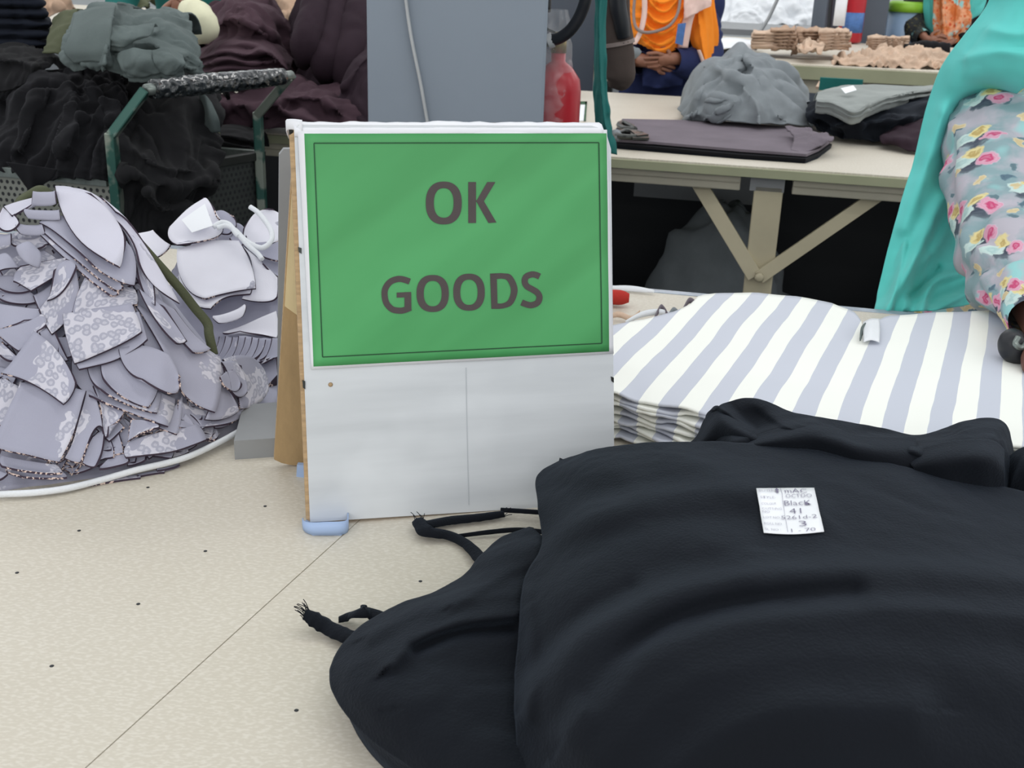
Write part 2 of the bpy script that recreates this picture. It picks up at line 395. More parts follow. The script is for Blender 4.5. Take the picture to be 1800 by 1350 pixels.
def green_mat():
    t = NT('green_print'); tc = t.n('ShaderNodeTexCoord')
    m0 = t.n('ShaderNodeMapping', {0: tc.outputs['Object'], 'Rotation': (0, math.radians(38), 0)})
    mp = t.n('ShaderNodeMapping', {0: m0.outputs[0], 'Scale': (2.5, 6, 16)})
    a = t.n('ShaderNodeTexNoise', {'Vector': mp.outputs[0], 'Scale': 1.2, 'Detail': 2.0})
    t.l(t.mix(t.ramp(a.outputs[0], [(.35, 0.0), (.65, 1.0)]), s2l((70, 152, 88)), s2l((80, 166, 100))), t.b.inputs['Base Color'])
    t.b.inputs['Roughness'].default_value = .55; t.bump(a.outputs[0], .35, .003); return t.m
M['green'] = green_mat()
def perf_mat(name, rgb):
    t = NT(name); tc = t.n('ShaderNodeTexCoord'); s = t.n('ShaderNodeSeparateXYZ', {0: tc.outputs['UV']}); P_ = .0165
    row = t.math('DIVIDE', s.outputs[1], P_*.866); fl = t.math('FLOOR', row); par = t.math('MULTIPLY', t.math('MODULO', fl, 2.0), .5)
    x = t.math('SUBTRACT', t.math('FRACT', t.math('ADD', t.math('DIVIDE', s.outputs[0], P_), par)), .5)
    y = t.math('MULTIPLY', t.math('SUBTRACT', t.math('FRACT', row), .5), .866)
    d = t.math('SQRT', t.math('ADD', t.math('MULTIPLY', x, x), t.math('MULTIPLY', y, y)))
    h = t.math('LESS_THAN', d, .27)
    no = t.n('ShaderNodeTexNoise', {'Vector': tc.outputs['Object'], 'Scale': 8.0, 'Detail': 4.0})
    c = t.mix(no.outputs[0], tuple(q*.7 for q in s2l(rgb)), tuple(q*1.25 for q in s2l(rgb)))
    t.l(t.mix(h, c, (.01, .011, .013)), t.b.inputs['Base Color']); t.b.inputs['Roughness'].default_value = .45
    t.l(t.math('MULTIPLY', t.math('SUBTRACT', 1.0, h), .4), t.b.inputs['Metallic']); t.bump(t.math('SUBTRACT', 1.0, h), .6, .002)
    return t.m
M['perf_shade'] = perf_mat('shaded_perforated_steel', (62, 66, 64))  # same steel darkened: shade on the cart side put into the colour
M['perf'] = perf_mat('perforated_steel', (140, 142, 134))
def foil_mat():
    t = NT('shiny_black_wrap'); tc = t.n('ShaderNodeTexCoord')
    a = t.n('ShaderNodeTexVoronoi', {'Vector': tc.outputs['Object'], 'Scale': 70.0}, feature='SMOOTH_F1')
    t.b.inputs['Base Color'].default_value = (.02, .025, .028, 1); t.b.inputs['Roughness'].default_value = .16
    t.b.inputs['Coat Weight'].default_value = .6; t.bump(a.outputs[0], 1.0, .02); return t.m
M['foil'] = foil_mat()
def clear_mat():
    t = NT('clear_plastic_wrap'); no = t.n('ShaderNodeTexNoise', {'Scale': 30.0})
    t.b.inputs['Base Color'].default_value = (.9, .9, .92, 1); t.b.inputs['Roughness'].default_value = .08
    t.b.inputs['Alpha'].default_value = .09; t.b.inputs['Coat Weight'].default_value = 1; t.bump(no.outputs[0], .8, .01); return t.m
M['clear'] = clear_mat()
def teal_mat():
    t = NT('sheer_teal_chiffon'); tc = t.n('ShaderNodeTexCoord')
    a = t.n('ShaderNodeTexNoise', {'Vector': tc.outputs['Object'], 'Scale': 6.0, 'Detail': 3.0})
    t.l(t.mix(t.ramp(a.outputs[0], [(.35, 0.0), (.65, 1.0)]), s2l((80, 194, 184)), s2l((106, 218, 212))), t.b.inputs['Base Color'])
    t.b.inputs['Roughness'].default_value = .8; t.b.inputs['Sheen Weight'].default_value = .3; t.b.inputs['Alpha'].default_value = .96
    t.b.inputs['Sheen Tint'].default_value = (.6, 1, .95, 1); return t.m
M['teal'] = teal_mat()
def floral_mat(name, cols, base1, base2, scale=17.0):
    t = NT(name); tc = t.n('ShaderNodeTexCoord'); g = tc.outputs['UV']
    a = t.n('ShaderNodeTexNoise', {'Vector': g, 'Scale': 14.0, 'Detail': 4.0})
    b = t.n('ShaderNodeTexNoise', {'Vector': g, 'Scale': 9.0, 'Detail': 3.0}); 
    ad = t.n('ShaderNodeVectorMath', {0: g, 1: (4.2, 1.3, 0)}, operation='ADD'); t.l(ad.outputs[0], b.inputs['Vector'])
    c = t.mix(t.ramp(a.outputs[0], [(.44, 0.0), (.56, 1.0)]), s2l(base1), s2l(base2))
    c = t.mix(t.ramp(b.outputs[0], [(.54, 0.0), (.62, 1.0)]), c, s2l((150, 205, 205)))
    wn = t.n('ShaderNodeTexNoise', {'Vector': g, 'Scale': 60.0, 'Detail': 2.0})
    wv = t.n('ShaderNodeVectorMath', {0: wn.outputs['Color'], 'Scale': .026}, operation='SCALE')
    q = t.n('ShaderNodeVectorMath', {0: g, 1: wv.outputs[0]}, operation='ADD')
    # dark leaf blotches, then clusters of pale, yellow and pink roses around shared centres
    for k, (offx, offy, colr, core, rad) in enumerate(cols):
        p = t.n('ShaderNodeVectorMath', {0: q.outputs[0], 1: (offx, offy, 0)}, operation='ADD')
        vo = t.n('ShaderNodeTexVoronoi', {'Vector': p.outputs[0], 'Scale': scale, 'Randomness': .75}, voronoi_dimensions='2D')
        m = t.ramp(vo.outputs['Distance'], [(rad*.86, 1.0), (rad*1.06, 0.0)])
        wv2 = t.n('ShaderNodeMath', {0: t.math('MULTIPLY', vo.outputs['Distance'], 70.0)}, operation='SINE').outputs[0]
        f = t.ramp(vo.outputs['Distance'], [(0.0, 0.0), (rad*.45, .25), (rad, 1.0)])
        f = t.math('ADD', f, t.math('MULTIPLY', wv2, .18), clamp=True)
        c = t.mix(m, c, t.mix(f, s2l(core), s2l(colr)))
    t.l(c, t.b.inputs['Base Color']); t.b.inputs['Roughness'].default_value = .7; return t.m
M['floral'] = floral_mat('pastel_floral_print', [
    (.030, .036, (120, 150, 160), (70, 92, 112), .10), (.052, -.02, (110, 140, 150), (90, 110, 120), .08), (.006, -.010, (96, 108, 118), (58, 66, 84), .25), (.018, .002, (214, 232, 226), (170, 200, 198), .2),
    (.002, .014, (238, 226, 168), (186, 160, 96), .17), (-.014, -.008, (230, 196, 214), (196, 60, 112), .19), (-.05, .03, (222, 206, 170), (205, 185, 140), .11)],
    (184, 180, 190), (138, 164, 170), 13.0)
M['darkfloral'] = floral_mat('black_gold_print', [(.01, 0, (120, 110, 60), (60, 60, 50), .18)], (34, 34, 36), (44, 46, 48), 30.0)
M['orfloral'] = floral_mat('orange_rust_print', [(.01, 0, (230, 150, 90), (200, 60, 30), .25)], (204, 110, 50), (226, 160, 120), 22.0)

# ---------------------------------------------------------------- the setting
def plane_box(name, x0, x1, y0, y1, z0, z1, mat):
    o = box(name, ((x0+x1)/2, (y0+y1)/2, (z0+z1)/2), (x1-x0, y1-y0, z1-z0), mat); return o
tag(plane_box('floor', -8, 9, -3, 15, -.1, 0, M['floor']), 'grey concrete factory floor', kind='structure')
tag(plane_box('wall_back', -8, 9, 15, 15.1, 0, 3.2, M['wallm']), 'off-white far wall', kind='structure')

TD = np.array([math.cos(math.radians(11.5)), -math.sin(math.radians(11.5)), 0.]); TN = np.array([-TD[1], TD[0], 0.])
def cutting_table(name, origin, x0, x1, depth, label, ztop=.9, legs=(), holes=()):
    """origin: a point of the front top edge; x0..x1 along it"""
    o = np.array(origin, float)
    root = empty(name, o+TD*(x0+x1)/2+TN*depth/2-np.array([0, 0, ztop]), label, 'table')
    def at(u, v, z): return o+TD*u+TN*v+np.array([0, 0, z-ztop])
    return root, at
def tbox(name, at, u0, u1, v0, v1, z0, z1, mat, root, bev=.001):
    c = at((u0+u1)/2, (v0+v1)/2, (z0+z1)/2)
    return box(name, c, (u1-u0, v1-v0, z1-z0), mat, root, rz=math.atan2(TD[1], TD[0]), bev=bev)

# near table: two laminate sheets meet at a seam
farM = PZ(1080, 508); n1o = farM - TN*1.75
root, at = cutting_table('cutting_table', n1o, -1.7, 1.6, 1.75, 'cream laminate cutting table in front carrying the green sign and the black cloth')
near_table = root
sA, sB = PZ(150, 1350), PZ(620, 925); sd = (sB-sA)/np.linalg.norm(sB-sA); sd[2] = 0
def inter(p, d, q, e):
    a = np.array([[d[0], -e[0]], [d[1], -e[1]]]); t = np.linalg.solve(a, (q-p)[:2]); return p+d*t[0]
pF, pB = inter(sA, sd, at(0, 0, .9), TD), inter(sA, sd, at(0, 1.75, .9), TD)
sn = np.array([sd[1], -sd[0], 0])*.00055
for poly in ([at(-1.7, 0, .9), pF-sn, pB-sn, at(-1.7, 1.75, .9)], [pF+sn, at(1.6, 0, .9), at(1.6, 1.75, .9), pB+sn]):
    prism('laminate_sheet', poly, (0, 0, 1), .004, M['table'], root)
tbox('tabletop_core', at, -1.7, 1.6, 0, 1.75, .862, .8955, M['blackrub'], root)
tbox('edge_strip', at, -1.7, 1.6, 1.75, 1.768, .858, .9012, M['cyan'], root)
for u in (-1.5, 0, 1.45):
    for v in (.15, 1.6): tbox('leg', at, u-.035, u+.035, v-.035, v+.035, 0, .862, M['leg'], root)
tbox('rail', at, -1.6, 1.55, 1.58, 1.62, .8, .862, M['rail'], root)
tbox('rail', at, -1.6, 1.55, .13, .17, .8, .862, M['rail'], root)
hp = [(91, 1171), (243, 1062), (361, 969), (466, 890), (260, 857), (139, 933), (521, 1249), (739, 1022), (30, 1007)]
for px, py in hp:
    c = PZ(px, py); lathe('air_hole', [(.0014, -.0002), (.0017, .0003), (.0012, .0004)], c, M['darkbin'], root, 10)

# second table behind it, with its trestle frame
E2 = np.array([.6, 2.99, .9])
root, at = cutting_table('cutting_table', E2, -2.6, 2.6, 1.42, 'long cream-topped table with khaki edge band and beige trestle legs behind the near table')
tbox('tabletop', at, -2.6, 2.6, 0, 1.42, .885, .9, M['table'], root)
tbox('edge_band', at, -2.6, 2.6, -.008, 0, .872, .895, M['khaki'], root)
tbox('tabletop_core', at, -2.6, 2.6, 0, 1.42, .872, .885, M['khaki'], root)
def u_of(px, z, v=0.03):  # along-table position seen at px
    best = min(np.linspace(-2.6, 2.6, 2081), key=lambda u: abs(proj(at(u, v, z))[0]-px)); return best
def proj(p):
    c = RN.T@(np.array(p)-CAM); return 900+FPX*c[0]/-c[2], 675-FPX*c[1]/-c[2]
uL = u_of(1345, .75)
for a_, b_ in ((-2.5, uL-.075), (uL+.06, 2.5)):
    tbox('rail', at, a_, b_, .02, .07, .850, .871, M['rail'], root, .004)
    tbox('rail', at, a_, b_, .03, .06, .828, .850, M['rail'], root, .004)
tbox('bracket', at, uL-.05, uL+.04, .03, .05, .83, .872, M['greymetal'], root)
for u in (uL-1.9, uL, uL+1.7):
    for v in (.05, 1.35): tbox('leg', at, u-.038, u+.038, v-.02, v+.02, 0, .87 if u != uL else .845, M['leg'], root, .004)
    beam('brace', at(u-.01, .018, .60), at(u-.215, .09, .868), .040, .012, M['leg'], root, up=tuple(TN))
    beam('brace', at(u+.0, .012, .60), at(u+.325, .09, .868), .036, .012, M['leg'], root, up=tuple(TN))
    bo = at(u, -.002, .605); o_ = lathe('bolt', [(.013, 0), (.013, .008), (.008, .012)], (0, 0, 0), M['leg'], None, 10)
    o_.data.transform(Matrix.Rotation(math.pi/2, 4, 'X')); o_.data.transform(Matrix.Translation(Vector(bo))); attach(o_, root)
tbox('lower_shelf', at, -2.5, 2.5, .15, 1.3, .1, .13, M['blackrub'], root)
tbox('back_panel', at, -2.5, 2.5, 1.3, 1.32, .1, .84, M['darkbin'], root)  # added dark panel, shuts out light so the space under the table stays dark
at2 = at

E3 = np.array([1.65, 5.885, .9])
root, at = cutting_table('cutting_table', E3, -6.2, 3.2, 1.75, 'long cream table with khaki edge in the third row, carrying beige cut pieces')
tbox('tabletop', at, -6.2, 3.2, 0, 1.75, .885, .9, M['table'], root)
tbox('edge_band', at, -6.2, 3.2, -.01, 0, .83, .893, M['khaki'], root)
tbox('rail', at, -6.0, .95, .03, .1, .76, .83, M['rail'], root, .004)
tbox('rail', at, 1.12, 3.0, .03, .1, .76, .83, M['rail'], root, .004)
for u in (-5, -2, 1, 3.0):
    for v in (.1, 1.6): tbox('leg', at, u-.045, u+.045, v-.04, v+.04, 0, .83, M['leg'], root)
at3 = at
E4 = PZ(1270, 50)
root, at = cutting_table('cutting_table', E4, -1.2, 2.2, 1.6, 'grey-edged table in the far row heaped with white cloth')
tbox('tabletop', at, -1.2, 2.2, 0, 1.6, .86, .9, M['greymetal'], root)
for u in (-1, .6, 2.0):
    for v in (.1, 1.5): tbox('leg', at, u-.05, u+.05, v-.04, v+.04, 0, .86, M['blackmetal'], root)
at4 = at

# ---------------------------------------------------------------- square columns
def column(x0, x1, y0, y1, mat, label, name='square_column'):
    t = empty(name, ((x0+x1)/2, (y0+y1)/2, 0), label, 'column')
    box('shaft', ((x0+x1)/2, (y0+y1)/2, 1.6), (x1-x0, y1-y0, 3.2), mat, t, bev=.006)
    box('base_plate', ((x0+x1)/2, (y0+y1)/2, .01), (x1-x0+.1, y1-y0+.1, .02), mat, t)
    return t
a_ = PY(645, 100, 2.3)[0]; b_ = PY(960, 100, 2.3)[0]
c1 = column(a_, b_, 2.3, 2.62, M['column'], 'blue-grey steel column directly behind the green sign')
st = [PY(708, -40, 2.292), PY(722, 60, 2.292), PY(740, 150, 2.292), PY(756, 240, 2.292), PY(775, 330, 2.285)]
tube('steel_strap', st, .0098, M['strap'], c1, 8, flat=.35)
o = c1
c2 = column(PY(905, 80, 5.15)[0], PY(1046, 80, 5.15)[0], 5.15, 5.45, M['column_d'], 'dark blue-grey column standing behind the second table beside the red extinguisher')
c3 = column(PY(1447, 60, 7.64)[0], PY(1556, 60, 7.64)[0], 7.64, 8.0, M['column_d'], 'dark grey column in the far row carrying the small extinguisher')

# ---------------------------------------------------------------- the A-frame sign
A_, B_ = PZ(545, 919, .904), PZ(1080, 874, .904)
e1 = (B_-A_)/np.linalg.norm(B_-A_); nb = np.array([-e1[1], e1[0], 0.]); beta = math.radians(8.5)
e2 = math.cos(beta)*np.array([0, 0, 1.])+math.sin(beta)*nb; fn = np.cross(e1, e2)
if fn[1] > 0: fn = -fn
def SG(px, py, off=0.0): return PPL(px, py, A_, fn)+fn*off
sign = empty('a_frame_sign', (A_+B_)/2-np.array([0, 0, .004]), 'white plywood A-frame sign with green OK GOODS paper standing on the near table', 'sign')
outl = [(545, 918), (1080, 884), (1079, 700), (1074, 262), (1067, 238), (1057, 226), (1040, 221), (525, 219), (517, 228)]
prism('front_board', [SG(x, y) for x, y in outl], fn, .009, M['board'], sign, side=M['wood_edge'])
prism('raw_plywood_edge', [SG(x, y, -.0008) for x, y in [(538.5, 914), (546, 917), (518.5, 232), (509, 238)]], fn, .007, M['wood_edge'], sign)
TL = SG(519, 226); TR = SG(1062, 226)
# rear board: from the ridge down and back
A2 = PZ(481, 823, .9); r2 = A2+e1*.292; topL = TL-fn*.010+np.array([0, 0, .002]); topR = topL+e1*.285
rn = np.cross(e1, topL-A2); rn = rn/np.linalg.norm(rn)
if rn[1] > 0: rn = -rn
Bt = [A2+np.array([0, 0, .006]), A2+e1*.006, A2+e1*.022-(topL-A2)*0, r2, topR, topL]
jag = [A2+(topL-A2)*.03, A2+e1*.008+(topL-A2)*.016, A2+e1*.016+(topL-A2)*.008, A2+e1*.03+(topL-A2)*.0]
prism('rear_board', jag+[r2, topR, topL], rn, .0075, M['wood'], sign, side=M['wood_edge'])
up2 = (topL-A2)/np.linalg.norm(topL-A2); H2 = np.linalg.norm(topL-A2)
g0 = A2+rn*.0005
prism('lit_board_patch', [g0+up2*H2*.52+e1*.001, g0+up2*H2*.30+e1*.1, g0+up2*H2*.30+e1*.12, g0+up2*H2*.97+e1*.12, g0+up2*H2*.97+e1*.001], rn, -.002, M['wood_lit'], sign)  # paler plate paints the lit part of the rear board above a shadow edge
# wrapped top edge: paper folded over the ridge
rg = []
for i, tt in enumerate(np.linspace(-.01, 1.0, 60)):
    p0 = SG(522+(1060-522)*tt, 226); j = .0013*pn(np.array([tt*22, .5, 1.])); k = .002*pn(np.array([tt*31, 4.5, 1.]))
    rg.append([p0+fn*.0012-e2*(.007+abs(k)), p0+fn*.0022-e2*.001, p0+e2*(.0035+j)+nb*.004, p0+e2*(.004+j)+nb*.013, p0-e2*.004+nb*.019])
grid_obj('folded_paper_ridge', np.array(rg), M['paper'], sign, .0006)
cr = crs(np.array([SG(531, 219, .001), SG(515, 219, .002)+nb*.006, SG(504, 224, .002)+nb*.016, SG(509, 240, .001)+nb*.02]), 8)
cr2 = np.stack([cr+e2*.004, cr, cr-e2*.005+fn*.002], 1); grid_obj('torn_paper_corner', cr2, M['paper'], sign, .0006)
# sheet of paper, print, frame line, letters
def quad_grid(c, n, off, wav=0.0, seed=0):
    c = np.array(c, float); u = np.linspace(0, 1, n)[None, :, None]; v = np.linspace(0, 1, n)[:, None, None]
    p = (c[0]*(1-u)+c[1]*u)*(1-v)+(c[3]*(1-u)+c[2]*u)*v
    g = PPL(p[..., 0], p[..., 1], A_, fn); h = off+wav*fbm(np.stack([p[..., 0]/130.+seed, p[..., 1]/130., 0*p[..., 0]], -1), 2)
    return g+fn*h[..., None]
po = empty('x', (0, 0, 0)); bpy.data.objects.remove(po)
wavf = lambda px, py: .0007*fbm(np.stack([np.asarray(px)/130., np.asarray(py)/130., 0*np.asarray(px, float)], -1), 2)
paper = grid_obj('paper_sheet', quad_grid([(523, 229), (1066, 228), (1078, 621), (547, 649)], 30, .0018, .0007), M['paper'], sign, .0004)
grid_obj('green_print', quad_grid([(534.5, 234.8), (1065, 234.3), (1069.7, 617), (550.8, 643.6)], 30, .0023, .0007), M['green'], paper, .0002)
def SP(px, py): px = np.asarray(px, float); py = np.asarray(py, float); return PPL(px, py, A_, fn)+fn*(.0029+wavf(px, py))[..., None]
def strip_mesh(name, quads, mat, parent):
    v = []; f = []
    for a, b in quads:  # a, b: arrays of px points, strips between
        k = len(v); A1 = SP(a[:, 0], a[:, 1]); B1 = SP(b[:, 0], b[:, 1]); n = len(a)
        v += list(A1)+list(B1)
        for i in range(n-1): f.append((k+i, k+i+1, k+n+i+1, k+n+i))
    return mk(name, v, f, mat, parent, False)
def stroke(pts, w, closed=False, n=40):
    p = crs(np.array(pts, float), n) if len(pts) > 2 else crs(np.array(pts, float), 8)
    t = np.gradient(p, axis=0); t /= np.linalg.norm(t, axis=1)[:, None]; q = np.stack([-t[:, 1], t[:, 0]], 1)*(w/2)
    return p+q, p-q
def ring(x0, x1, y0, y1, ix0, ix1, iy0, iy1, n=48):
    a = np.linspace(0, 2*math.pi, n); e = 2/2.35
    c, s = np.cos(a), np.sin(a); C, S = np.sign(c)*np.abs(c)**e, np.sign(s)*np.abs(s)**e
    return (np.stack([(x0+x1)/2+(x1-x0)/2*C, (y0+y1)/2+(y1-y0)/2*S], 1), np.stack([(ix0+ix1)/2+(ix1-ix0)/2*C, (iy0+iy1)/2+(iy1-iy0)/2*S], 1))
bl = [(551.5, 251.5), (1051, 250.5), (1056.5, 602.5), (566.5, 626.5), (551.5, 251.5)]
strip_mesh('frame_line', [stroke([bl[i], ((bl[i][0]+bl[i+1][0])/2, (bl[i][1]+bl[i+1][1])/2), bl[i+1]], 2.0) for i in range(4)], M['line'], paper)
L = lambda *p: [(640+x/5.19, 300+y/5.19) for x, y in p]
def LR(*q): q = [640+q[0]/5.19, 640+q[1]/5.19, 300+q[2]/5.19, 300+q[3]/5.19, 640+q[4]/5.19, 640+q[5]/5.19, 300+q[6]/5.19, 300+q[7]/5.19]; return ring(*q)
def pq(a, b, c, d): p = np.array(L(a, b, c, d)); return (p[[0, 1]], p[[3, 2]])
strip_mesh('letter_o', [LR(558, 886, 98, 488, 632, 812, 158, 427)], M['ink'], paper)
strip_mesh('letter_k', [pq((945, 102), (1015, 102), (1015, 475), (945, 475)), pq((1118, 102), (1192, 102), (1086, 278), (1015, 280)), pq((1013, 268), (1084, 272), (1200, 470), (1128, 475))], M['ink'], paper)
g1 = stroke(L((412, 1008), (360, 990), (305, 984), (235, 1010), (190, 1070), (183, 1135), (200, 1205), (250, 1258), (310, 1272), (360, 1268), (420, 1245)), 56/5.19)
strip_mesh('letter_g', [g1, pq((364, 1104), (425, 1103), (427, 1262), (364, 1262)), pq((293, 1108), (425, 1103), (425, 1150), (293, 1154))], M['ink'], paper)
strip_mesh('letter_o', [LR(474, 768, 948, 1285, 540, 703, 1002, 1233)], M['ink'], paper)
strip_mesh('letter_o', [LR(808, 1095, 936, 1273, 872, 1030, 990, 1220)], M['ink'], paper)
dO = crs(np.array(L((1143, 935), (1260, 932), (1340, 955), (1393, 1080), (1350, 1210), (1262, 1252), (1155, 1256)), float), 40)
dI = crs(np.array(L((1203, 985), (1255, 982), (1300, 1000), (1332, 1085), (1308, 1175), (1258, 1205), (1210, 1207)), float), 40)
strip_mesh('letter_d', [(dO, dI), pq((1143, 935), (1203, 935), (1212, 1255), (1155, 1256))], M['ink'], paper)
strip_mesh('letter_s', [stroke(L((1594, 962), (1560, 947), (1520, 943), (1470, 965), (1458, 1010), (1478, 1050), (1530, 1080), (1572, 1108), (1592, 1150), (1574, 1200), (1520, 1222), (1475, 1215), (1430, 1197)), 56/5.19)], M['ink'], paper)
M['pencil'] = M_plain('faint_grey_mark', (186, 191, 196), .6)
pl_ = stroke([(819, 646), (821, 760), (824, 888)], 1.3); mk('pencil_line', list(SG(pl_[0][:, 0], pl_[0][:, 1], .0004))+list(SG(pl_[1][:, 0], pl_[1][:, 1], .0004)), [(i, i+1, i+len(pl_[0])+1, i+len(pl_[0])) for i in range(len(pl_[0])-1)], M['pencil'], sign, False)
# nail, chips on the edges
c = SG(581, 676, .0); o_ = lathe('nail_hole', [(.0022, .0003), (.0014, .0012)], (0, 0, 0), M['wood_edge'], None, 12)
o_.data.transform(Matrix((Vector(e1), Vector(e2), Vector(fn))).transposed().to_4x4()); o_.data.transform(Matrix.Translation(Vector(c))); attach(o_, sign)
for (x, y, w, h) in ((527, 440, 6, 12), (534, 676, 5, 16), (1076, 667, 5, 11)):
    prism('hinge_chip', [SG(x-w/2, y-h/2, .001), SG(x+w/2, y-h/2+2, .001), SG(x+w/2, y+h/2, .001), SG(x-w/2+1, y+h/2-3, .001)], fn, .003, M['blackmetal'], sign)
# light blue tape pads folded round the feet
def tape_pad(pts, h, w, label, extra=None):
    p = crs(np.array([PZ(x, y, .901) for x, y in pts]), 26); g = []
    for i, q in enumerate(p):
        t = i/25; hh = h*(0.55+.45*math.sin(t*3.1)+.25*t); g.append([q+np.array([0, 0, 0.0]), q+np.array([0, -.0005, hh*.5]), q+np.array([0, .001, hh])])
    o = grid_obj('tape_pad', np.array(g), M['blue'], None, .0012); return tag(o, label, 'tape', 'tape pads under the sign feet')
o = tape_pad([(531, 922), (534, 933), (548, 940), (575, 941), (600, 940), (612, 934), (613, 918)], .012, .02, 'light blue folded tape pad under the front left foot of the sign')
fl = [PZ(x, y, .9012) for x, y in [(531, 919), (536, 934), (550, 940), (600, 940), (612, 930), (590, 917), (560, 915), (540, 912)]]
o2 = prism('tape_sole', fl, (0, 0, 1), .0008, M['blue'], o)
o = prism('tape_pad', [PZ(521, 838, .9), PZ(538, 840, .9), PY(538, 818, PZ(538, 840)[1]), PY(522, 817, PZ(521, 838)[1])], (0, -1, 0), .006, M['blue'])
tag(o, 'light blue tape pad wrapped on the rear board foot', 'tape', 'tape pads under the sign feet')

# grey metal display stand behind the sign
gs = empty('display_stand', PZ(470, 800), 'grey metal stand with flat base slab behind the plywood sign', 'stand')
q = PZ(413, 808, .9); e_ = e1
s0 = [q, q+e_*.30, q+e_*.30+nb*.12, q+nb*.10-e_*.0+e1*.012]
prism('base_slab', [p+np.array([0, 0, .022]) for p in s0], (0, 0, 1), .022, M['greymetal'], gs)
yv = (q+nb*.1)[1]+.0; v0 = PY(489.5, 740, yv+.02); v1 = PY(490.5, 262, yv+.02)
vb = v0.copy(); vb[2] = .9225; vt = v1
pl = [vb, vt-np.array([0, 0, .006]), vt+e1*.005, vt+e1*.24, vb+e1*.24]
prism('upright_panel', pl, -nb, .010, M['greymetal'], gs)

# ---------------------------------------------------------------- striped fabric stack (one ply after another)
def stripe_sheet(k, n, front, top):
    """k-th ply from the bottom; front edge jitters, back edge carries the notch"""
    ztop = .9+.0015+.0062*(k+1); nu, nv = 110, 46
    fx = np.array([(930, 690), (1080, 690), (1150, 707), (1240, 725), (1400, 745), (1600, 768), (1800, 790), (2050, 818)], float)
    bx = np.array([(930, 605), (1000, 585), (1080, 572), (1130, 562), (1190, 548), (1215, 536), (1228, 520), (1260, 516), (1330, 515), (1400, 520), (1460, 530), (1500, 546),
                   (1514, 562), (1518, 580), (1530, 583), (1540, 566), (1560, 556), (1620, 551), (1700, 548), (1800, 546), (2050, 548)], float)
    def samp(P_, n_):
        d = np.concatenate([[0], np.hypot(*np.diff(P_, axis=0).T).cumsum()]); s = np.linspace(0, d[-1], n_)
        return np.stack([np.interp(s, d, P_[:, 0]), np.interp(s, d, P_[:, 1])], 1)
    f = samp(fx, nu); b = samp(bx, nu); v = (np.linspace(0, 1, nv)**1.0)[:, None, None]
    p = f[None]*(1-v)+b[None]*v; g = PZ(p[..., 0], p[..., 1], .9+.0015+.0062*n)
    vv = np.linspace(0, 1, nv)[:, None]
    und = .0035*fbm(np.stack([g[..., 0]*9, g[..., 1]*5, 0*g[..., 0]], -1), 2)*np.minimum(1, vv*6)
    j = fbm(np.stack([g[0, :, 0]*16, k*.9+0*g[0, :, 0], 0*g[0, :, 0]], -1), 3)
    wv = fbm(np.stack([g[0, :, 0]*26, k*.55+0*g[0, :, 0], 3+0*g[0, :, 0]], -1), 2)
    g[..., 2] = ztop + und*(k+1)/n + (.0048*wv)[None]*np.exp(-(vv*7)**2)
    if k < n-1: g[..., 1] += (-.002-.022*j)[None]*np.exp(-(vv*9)**2)+.001*k*0
    g[..., 0] = g[..., 0]
    return g
NP = 9
for k in range(NP):
    g = stripe_sheet(k, NP, None, None)
    o = grid_obj('striped_fabric_ply', g, M['stripe'], None, .0028 if k < NP-1 else .0025)
    if k == NP-1: tag(o, 'topmost ply of white and grey-blue striped fabric, seen flat', 'fabric', 'plies of the striped fabric stack')
    else: tag(o, ['lowest', 'second lowest', 'third lowest', 'fourth lowest', 'middle', 'fourth from the top', 'third from the top', 'second from the top'][k]+' rumpled ply showing its cut edge in the striped fabric stack', 'fabric', 'plies of the striped fabric stack')
def scrap(pts, z, mat, label, name='fabric_scrap', lift=None, grp='scraps by the striped stack'):
    c = crs(np.array([PZ(x, y, .905+z*i0) for (x, y), i0 in zip(pts, lift or [1]*len(pts))]), 16)
    w = np.array([0, .012, .006]); ww = (.4+.6*np.sin(np.linspace(.2, 2.9, 16)))[:, None]
    g = np.stack([c-w*ww*.5, c+np.array([0, 0, .003])*ww, c+w*ww*.5], 1)
    return tag(grid_obj(name, g, mat, None, .0012), label, 'scrap', grp)
scrap([(1060, 565), (1085, 552), (1110, 560), (1125, 548)], .006, M['beige'], 'tan curled scrap at the left end of the striped stack')
scrap([(1100, 566), (1130, 552), (1160, 548), (1180, 552)], .01, M['white'], 'white twisted scrap beside the striped stack')
scrap([(1150, 560), (1163, 540), (1175, 556)], .012, M['plumflat'], 'small mauve pointed scrap on the striped stack corner')
scrap([(1172, 560), (1185, 545), (1200, 558)], .012, M['grey'], 'small grey pointed scrap on the striped stack corner')
scrap([(1090, 575), (1120, 568), (1160, 566), (1205, 560)], .014, M['white'], 'long white selvedge scrap along the striped stack back edge')
scrap([(1200, 545), (1212, 528), (1225, 536), (1230, 552)], .016, M['plumflat'], 'curled mauve corner of fabric at the bend of the striped stack')
nt = cloth_grid([[(1517, 566, .962), (1530, 560, .965), (1546, 560, .962)], [(1517, 584, .964), (1531, 580, .968), (1547, 580, .964)], [(1518, 600, .962), (1532, 597, .964), (1546, 601, .962)]], 'z', (10, 10), skirt={})
tag(grid_obj('fabric_scrap', nt, M['white'], None, .001), 'white crumpled cloth patch filling the notch of the striped stack', 'scrap', 'scraps by the striped stack')
scrap([(1512, 596), (1515, 582), (1522, 570)], .058, M['sage'], 'grey-green curled tab at the left side of the notch in the striped stack')
r_ = tube('red_roll', [PZ(1040, 521, .915), PZ(1070, 522, .915), PZ(1092, 523, .915), PZ(1106, 524, .915)], [.0105, .0115, .0115, .007], M['redcloth'], None, 16)
tag(r_, 'small red velvet roll lying behind the right edge of the sign', 'roll')
